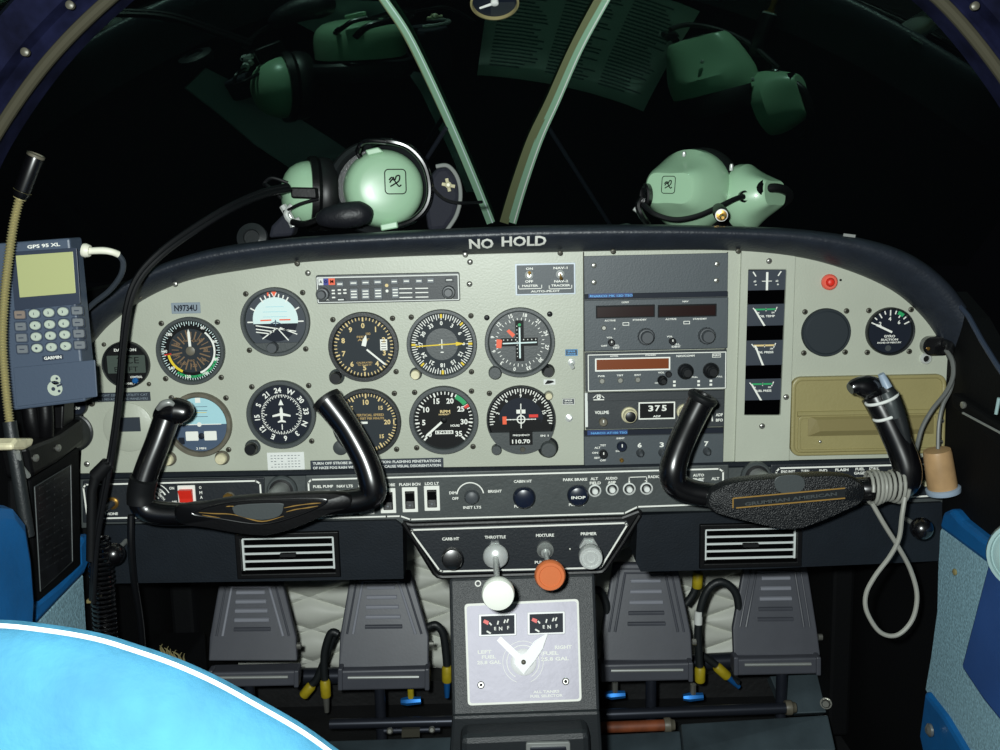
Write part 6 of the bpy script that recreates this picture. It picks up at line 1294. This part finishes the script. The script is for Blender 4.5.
hose('black hose arching out between the console and the right inner pedal', [(590, 592), (598, 590), (604, 598), (607, 612), (603, 640)], [], .30)
for x, y_, lab in ((615, 695, 'blue brake fitting under the inner right pedal'), (693, 697, 'blue brake fitting under the looped hose'), (411, 701, 'blue brake fitting under the second left pedal')):
    t = thing('brake_fitting', lab, 'fitting', P(x, y_, .31), 'blue brake fittings'); m = MB(); c_ = P(x, y_, .31); m.tube([c_+Vector((-.016, 0, 0)), c_+Vector((-.006, 0, .0)), c_+Vector((.016, 0, .001))], [.005, .0075, .006], 8); m.build('elbow', 'bluem', t); m = MB(); m.tube([c_, c_+Vector((0, 0, .022))], .005, 8); m.build('nut', 'screwl' if x != 411 else 'hosey', t)
# ---- side walls
XL, XR = -.505, .535
m = MB(); m.prism([(XL, .02, FZ), (XL, .5, FZ), (XL, .5, .86), (XL, .02, .86)], (-.02, 0, 0)); m.prism([(XL-.02, -.9, FZ), (XL-.02, .02, FZ), (XL-.02, .02, .92), (XL-.02, -.9, .80)], (-.02, 0, 0)); tag(m.build('wall_left', 'wallm', None, smooth_=False, base=(XL, 0, FZ)), 'dark left cabin side wall below the window line', 'wall', kind='structure')
wt = [PX(x, y_, XR) for x, y_ in ((950, 292), (960, 304), (972, 318), (985, 342), (1000, 366), (1040, 425))]
m = MB(); m.prism([(XR, -.9, FZ), (XR, .5, FZ), (XR, .5, .80), (XR, .05, .80)]+wt+[(XR, -.9, .60)], (.02, 0, 0)); tag(m.build('wall_right', 'wallm', None, smooth_=False, base=(XR, 0, FZ)), 'dark right cabin side wall below the window line', 'wall', kind='structure')
def side(name, pts, X, th, mt, bev=.004, parent=None):
    m = MB(); m.prism([PX(x, y_, X) for x, y_ in pts], (th, 0, 0)); return m.build(name, mt, parent, smooth_=False, bevel=bev)
# right upholstery
t = thing('side_upholstery', 'pale blue tweed side panel with royal blue trim on the right cabin wall', 'upholstery', PX(945, 620, XR))
side('tweed_panel', [(938, 527), (962, 540), (1008, 568), (1030, 640), (1060, 780), (960, 760), (946, 722), (924, 690), (930, 655), (936, 610)], XR-.003, .012, 'tweed', .004, t)
side('top_trim', [(938, 528), (942, 512), (950, 508), (960, 520), (980, 536), (1010, 556), (1010, 572), (986, 564), (962, 546)], XR-.012, .02, 'bluev', .006, t)
side('lower_trim', [(924, 690), (944, 716), (968, 756), (930, 790), (918, 735)], XR-.010, .02, 'bluev', .006, t)
m = MB(); c_ = PX(931, 730, XR-.016); m.lathe(c_, (-1, 0, 0), [(.008, 0), (.008, .003), (.004, .006)], 18); m.build('snap_button', 'screwl', t)
m = MB(); c_ = PX(955.5, 572, XR-.004); m.lathe(c_, (-1, 0, 0), [(.004, 0), (.004, .002), (.002, .003)], 14); m.build('rivet', 'tandark', t)
o = side('map_pocket', [(987, 563), (960, 667), (982, 700), (1010, 735), (1060, 800), (1080, 600)], XR-.022, .017, 'navy', .005); tag(o, 'navy blue map pocket on the right tweed side panel', 'pocket')
t = thing('round_vent', 'pale clear round vent ring at the right picture edge over the navy pocket', 'air vent', PX(1006, 556, XR-.03)); c_ = PX(1026, 556, XR-.03)
m = MB(); m.lathe(c_, (-.55, -.8, .1), [(.019, -.006), (.034, -.004), (.0355, 0), (.034, .006), (.031, .007), (.030, .003)], 40); m.build('ring', 'pale', t); m = MB(); m.lathe(c_+Vector((-.002, -.003, 0)), (-.55, -.8, .1), [(.029, .0), (.024, .006), (.012, .010), (.002, .0105)], 36); m.build('lens', 'pale', t)
# right dark sill rail
t = thing('sill_rail', 'dark canopy sill rail with a pale edge at the right of the panel', 'rail', PX(985, 430, XR-.01))
side('rail', [(950, 392), (1030, 445), (1030, 478), (952, 408)], XR-.012, .02, 'wallm', .004, t); m = MB(); m.tube([PX(963, 413, XR-.014), PX(1010, 438, XR-.014)], .0014, 6); m.build('pale_edge', 'steel', t)
m = MB(); m.lathe(PX(964, 405, XR-.016), (-1, -.3, 0), [(.004, 0), (.004, .002), (.002, .003)], 12); m.build('screw', 'screwl', t); m = MB(); m.tube([PX(999, 398, XR-.02), PX(996, 414, XR-.02)], .0018, 8); m.build('catch', 'pale', t)
# left side: black placard box, cream switch, upholstery
t = thing('side_pocket_box', 'black side box with a printed text plate between the navigator and the blue seat', 'box', PX(60, 590, XL))
side('box', [(38, 474), (80, 446), (82, 566), (40, 602), (33, 600), (30, 480)], XL+.012, -.025, 'wallm', .004, t)
side('lid', [(26, 447), (60, 434), (83, 418), (84, 443), (58, 463), (33, 478)], XL+.02, -.03, 'black', .005, t)
tp = side('text_plate', [(34, 486), (71, 464), (73, 562), (40, 592)], XL+.0135, .0012, 'pocketg', .0006, t)
m = MB(); 
fr2 = [(34.5, 487), (70.5, 465.2), (72.4, 561.4), (40.4, 591)]; m.tube([PX(x, y_, XL+.015) for x, y_ in fr2+fr2[:1]], .0007, 6); m.build('plate_border', 'bezel', tp)
m = MB()
for r_i in range(12):
    for s_ in range(4):
        if r_i < 4 or random.random() < .75: u0_, u1_ = .12+s_*.21, .12+s_*.21+random.uniform(.1, .17); y0 = 490+r_i*7.6; m.prism([PX(35+36*u0_, y0-u0_*21, XL+.0149), PX(35+36*u1_, y0-u1_*21, XL+.0149), PX(35+36*u1_, y0+1.6-u1_*21, XL+.0149), PX(35+36*u0_, y0+1.6-u0_*21, XL+.0149)], (.0002, 0, 0))
m.build('print_lines', 'bezeld', tp, smooth_=False)
for x, y_ in ((35, 458), (57.5, 448)): m = MB(); m.lathe(PX(x, y_, XL+.021), (1, -.2, 0), [(.004, 0), (.004, .002), (.002, .003)], 12); m.build('screw', 'screwl', t)
t = thing('cream_switch', 'cream coloured square switch block on top of the black side box at the left edge', 'switch', PX(22, 445, XL+.02)); m = MB(); m.prism([PX(x, y_, XL+.024) for x, y_ in ((12, 444.5), (17, 438), (35, 438), (33, 446), (25, 450), (13, 450))], (-.02, 0, 0)); m.build('block', 'capw', t, smooth_=False, bevel=.003)
m = MB(); m.tube([PX(17, 452, XL+.02), PX(20, 466, XL+.018), PX(28, 476, XL+.018)], .003, 8); m.build('wire', 'steel', t)
t = thing('side_upholstery', 'royal blue and tweed side panel on the left cabin wall under the black box', 'upholstery', PX(60, 610, XL))
side('tweed_panel', [(36, 622), (84, 572), (88, 640), (92, 700), (30, 700)], XL+.004, -.02, 'tweed', .004, t); side('blue_trim', [(34, 604), (62, 582), (80, 562), (79, 545), (84, 536), (92, 533), (93, 556), (86, 573), (60, 600), (36, 626)], XL+.012, -.02, 'bluev', .006, t)
m = MB(); rws = []
for yk in range(9):
    yy = 498+yk*22; rws.append([PX(-30+70*math.sin(PI*j/16*.5)**.8, yy, XL+.03+.02*math.cos(PI*j/16*.5)) for j in range(17)])
cu = side('blue_cushion', [(-40, 506), (0, 503), (18, 505), (31, 522), (37, 560), (40, 600), (38, 640), (36, 720), (-60, 740)], XL+.045, -.03, 'bluev', .014, t)
t2_ = thing('door_post', 'slim black post with a tan foot beside the coiled cord', 'post', P(88, 600, -.03)); m = MB(); m.prism([P(x, y_, -.03) for x, y_ in ((86, 555), (94, 552), (95, 600), (88, 603))], (0, .02, 0)); m.build('post', 'black', t2_, bevel=.002); m = MB(); m.prism([P(x, y_, -.032) for x, y_ in ((86, 600), (96, 599), (96, 603), (86, 604))], (0, .02, 0)); m.build('foot', 'tandark', t2_, bevel=.001)
m = MB(); m.box((-.472, .125, .225), (.066, .15, .25)); tag(m.build('trim_4', 'wallm', None, smooth_=False, bevel=.004), 'dark low ledge in the left side of the footwell', 'ledge', kind='structure')
t = thing('straw_tuft', 'tuft of dry pale straw debris behind the blue seat edge', 'debris', PZ(174, 656, .35))
for q_ in range(9): m = MB(); b_ = PZ(162+q_*2.8, 652+q_*1.2, .35); m.tube(smooth([b_, b_+Vector((.002*random.uniform(-1, 1), -.004, .008)), b_+Vector((.007*random.uniform(-1, 1), -.01, .016))], 3), [.0016, .0012, .0004], 5); m.build('stalk', 'debris', t)
# footwell side panels (dark)
m = MB(); m.box((-.4875, .36, .29), (.035, .22, .33)); tag(m.build('trim_2', 'wallm', None, smooth_=False, bevel=.006), 'dark footwell side filler left of the pedals', 'panel', kind='structure')
m = MB(); m.box((.5175, .37, .27), (.035, .20, .30)); tag(m.build('trim_3', 'wallm', None, smooth_=False, bevel=.006), 'dark footwell side filler right of the pedals', 'panel', kind='structure')
# ---- pilot seat back in the foreground
SYD = -.70
se = thing('pilot_seat', 'bright blue seat back with white piping in the lower left foreground', 'seat', P(120, 760, SYD)); se['label'] = 'bright blue vinyl seat back with white piping in the lower left foreground'
ed = [(-190, 700), (-120, 640), (-60, 622), (0, 618), (50, 622.5), (100, 631), (140, 643), (180, 657), (220, 675), (260, 697), (300, 720), (330, 741), (352, 760), (375, 800), (392, 860), (400, 940)]
E = [P(x, y_, SYD) for x, y_ in ed]; E = smooth(E, 4); cc = P(110, 960, SYD); rows = []
for p in E:
    v = cc-p; r = []
    for u, o in ((.5, .055), (.34, .045), (.22, .032), (.11, .018), (.04, .006), (0, -.002), (.04, -.014), (.12, -.026), (.25, -.036), (.45, -.044), (.7, -.048), (1, -.05)): r.append(p+v*u+Vector((0, o, 0)))
    rows.append(r)
m = MB(); m.grid(rows); m.build('cushion', 'seat', se, fix=True, angle=80)
m = MB(); m.tube([p+Vector((0, -.0070, -.0010)) for p in E], .0012, 10); m.build('piping', 'piping', se)
m = MB(); m.box((-.17, -.55, .34), (.44, .42, .10)); m.build('seat_cushion', 'seat', se, bevel=.03)
m = MB(); m.box((-.17, -.66, .42), (.40, .05, .30)); m.build('back_core', 'bluev', se, bevel=.01)
for sx in (-.34, 0): m = MB(); m.box((sx, -.55, FZ+.10), (.03, .34, .20)); m.build('seat_leg', 'black', se, smooth_=False, bevel=.004)
t = thing('window_sill_edge', 'thin blue grey strip standing in for the lit right window sill edge beside the glareshield', 'sill', wt[2]); m = MB(); m.tube([p+Vector((-.004, 0, .002)) for p in wt], .003, 8); m.build('edge_strip', 'gpsd', t)  # highlight along the sill put in as a blue-grey strip
# ---- canopy bow
BY = -.42
bw = thing('canopy_bow', 'dark navy curved canopy frame arching across the top corners of the picture', 'frame', P(0, 300, BY))
inner = [(-110, 420), (-70, 290), (-30, 190), (0, 130), (50, 60), (112, -2), (190, -62), (300, -118), (420, -150), (540, -155), (660, -140), (780, -98), (870, -48), (938, 0), (1000, 74), (1045, 150), (1080, 240), (1110, 360)]
outer = [(-180, 400), (-140, 270), (-90, 150), (-45, 80), (0, 20), (58, -40), (150, -120), (280, -190), (420, -225), (550, -230), (680, -212), (820, -160), (920, -92), (990, -30), (1060, 50), (1115, 140), (1150, 230), (1180, 350)]
I_, O_ = smooth(path(inner, BY), 6), smooth(path(outer, BY), 6); rows = []
for a_, b_ in zip(I_, O_):
    v = b_-a_; rows.append([a_+Vector((0, .03, 0)), a_, a_+v*.12+Vector((0, -.006, 0)), a_+v*.30+Vector((0, -.004, 0)), a_+v*.36+Vector((0, -.014, 0)), a_+v*.85+Vector((0, -.018, 0)), b_+Vector((0, -.008, 0)), b_+Vector((0, .03, 0))])
m = MB(); m.grid(rows); n = 8; m.f += [[i*n, (i+1)*n, (i+1)*n+n-1, i*n+n-1] for i in range(len(rows)-1)]; m.m += [0]*(len(rows)-1); m.build('channel', 'bow', bw, fix=True, angle=30)
m = MB(); m.tube([p+Vector((0, -.002, 0)) for p in I_], .0045, 10); m.build('seal', 'bowrim', bw)
for x, y_ in ((70, 5), (975, 6), (25, 52)): m = MB(); m.lathe(P(x, y_, BY-.018), (0, -1, 0), [(.003, -.002), (.003, .001), (.0015, .002)], 14); m.build('rivet', 'screw', bw)
# ================================================================== light: the camera's flash, slightly above and left of the lens
ld = bpy.data.lights.new('camera_flash', 'POINT'); ld.energy = 60.0; ld.shadow_soft_size = .018; ld.color = (.93, 1.0, .975)
lo = bpy.data.objects.new('camera_flash', ld); C.objects.link(lo); lo.location = CAM+r_*-.05+u_*.04
wd = bpy.data.worlds.new('night'); bpy.context.scene.world = wd; wd.use_nodes = True; wd.node_tree.nodes['Background'].inputs[0].default_value = (.0035, .004, .005, 1); wd.node_tree.nodes['Background'].inputs[1].default_value = .35
sc = bpy.context.scene; sc.view_settings.view_transform = 'Standard'; sc.view_settings.look = 'None'; sc.view_settings.gamma = 1; sc.view_settings.use_curve_mapping = False; sc.view_settings.exposure = 0.0
for o in bpy.data.objects:
    if '_w' in o: del o['_w']
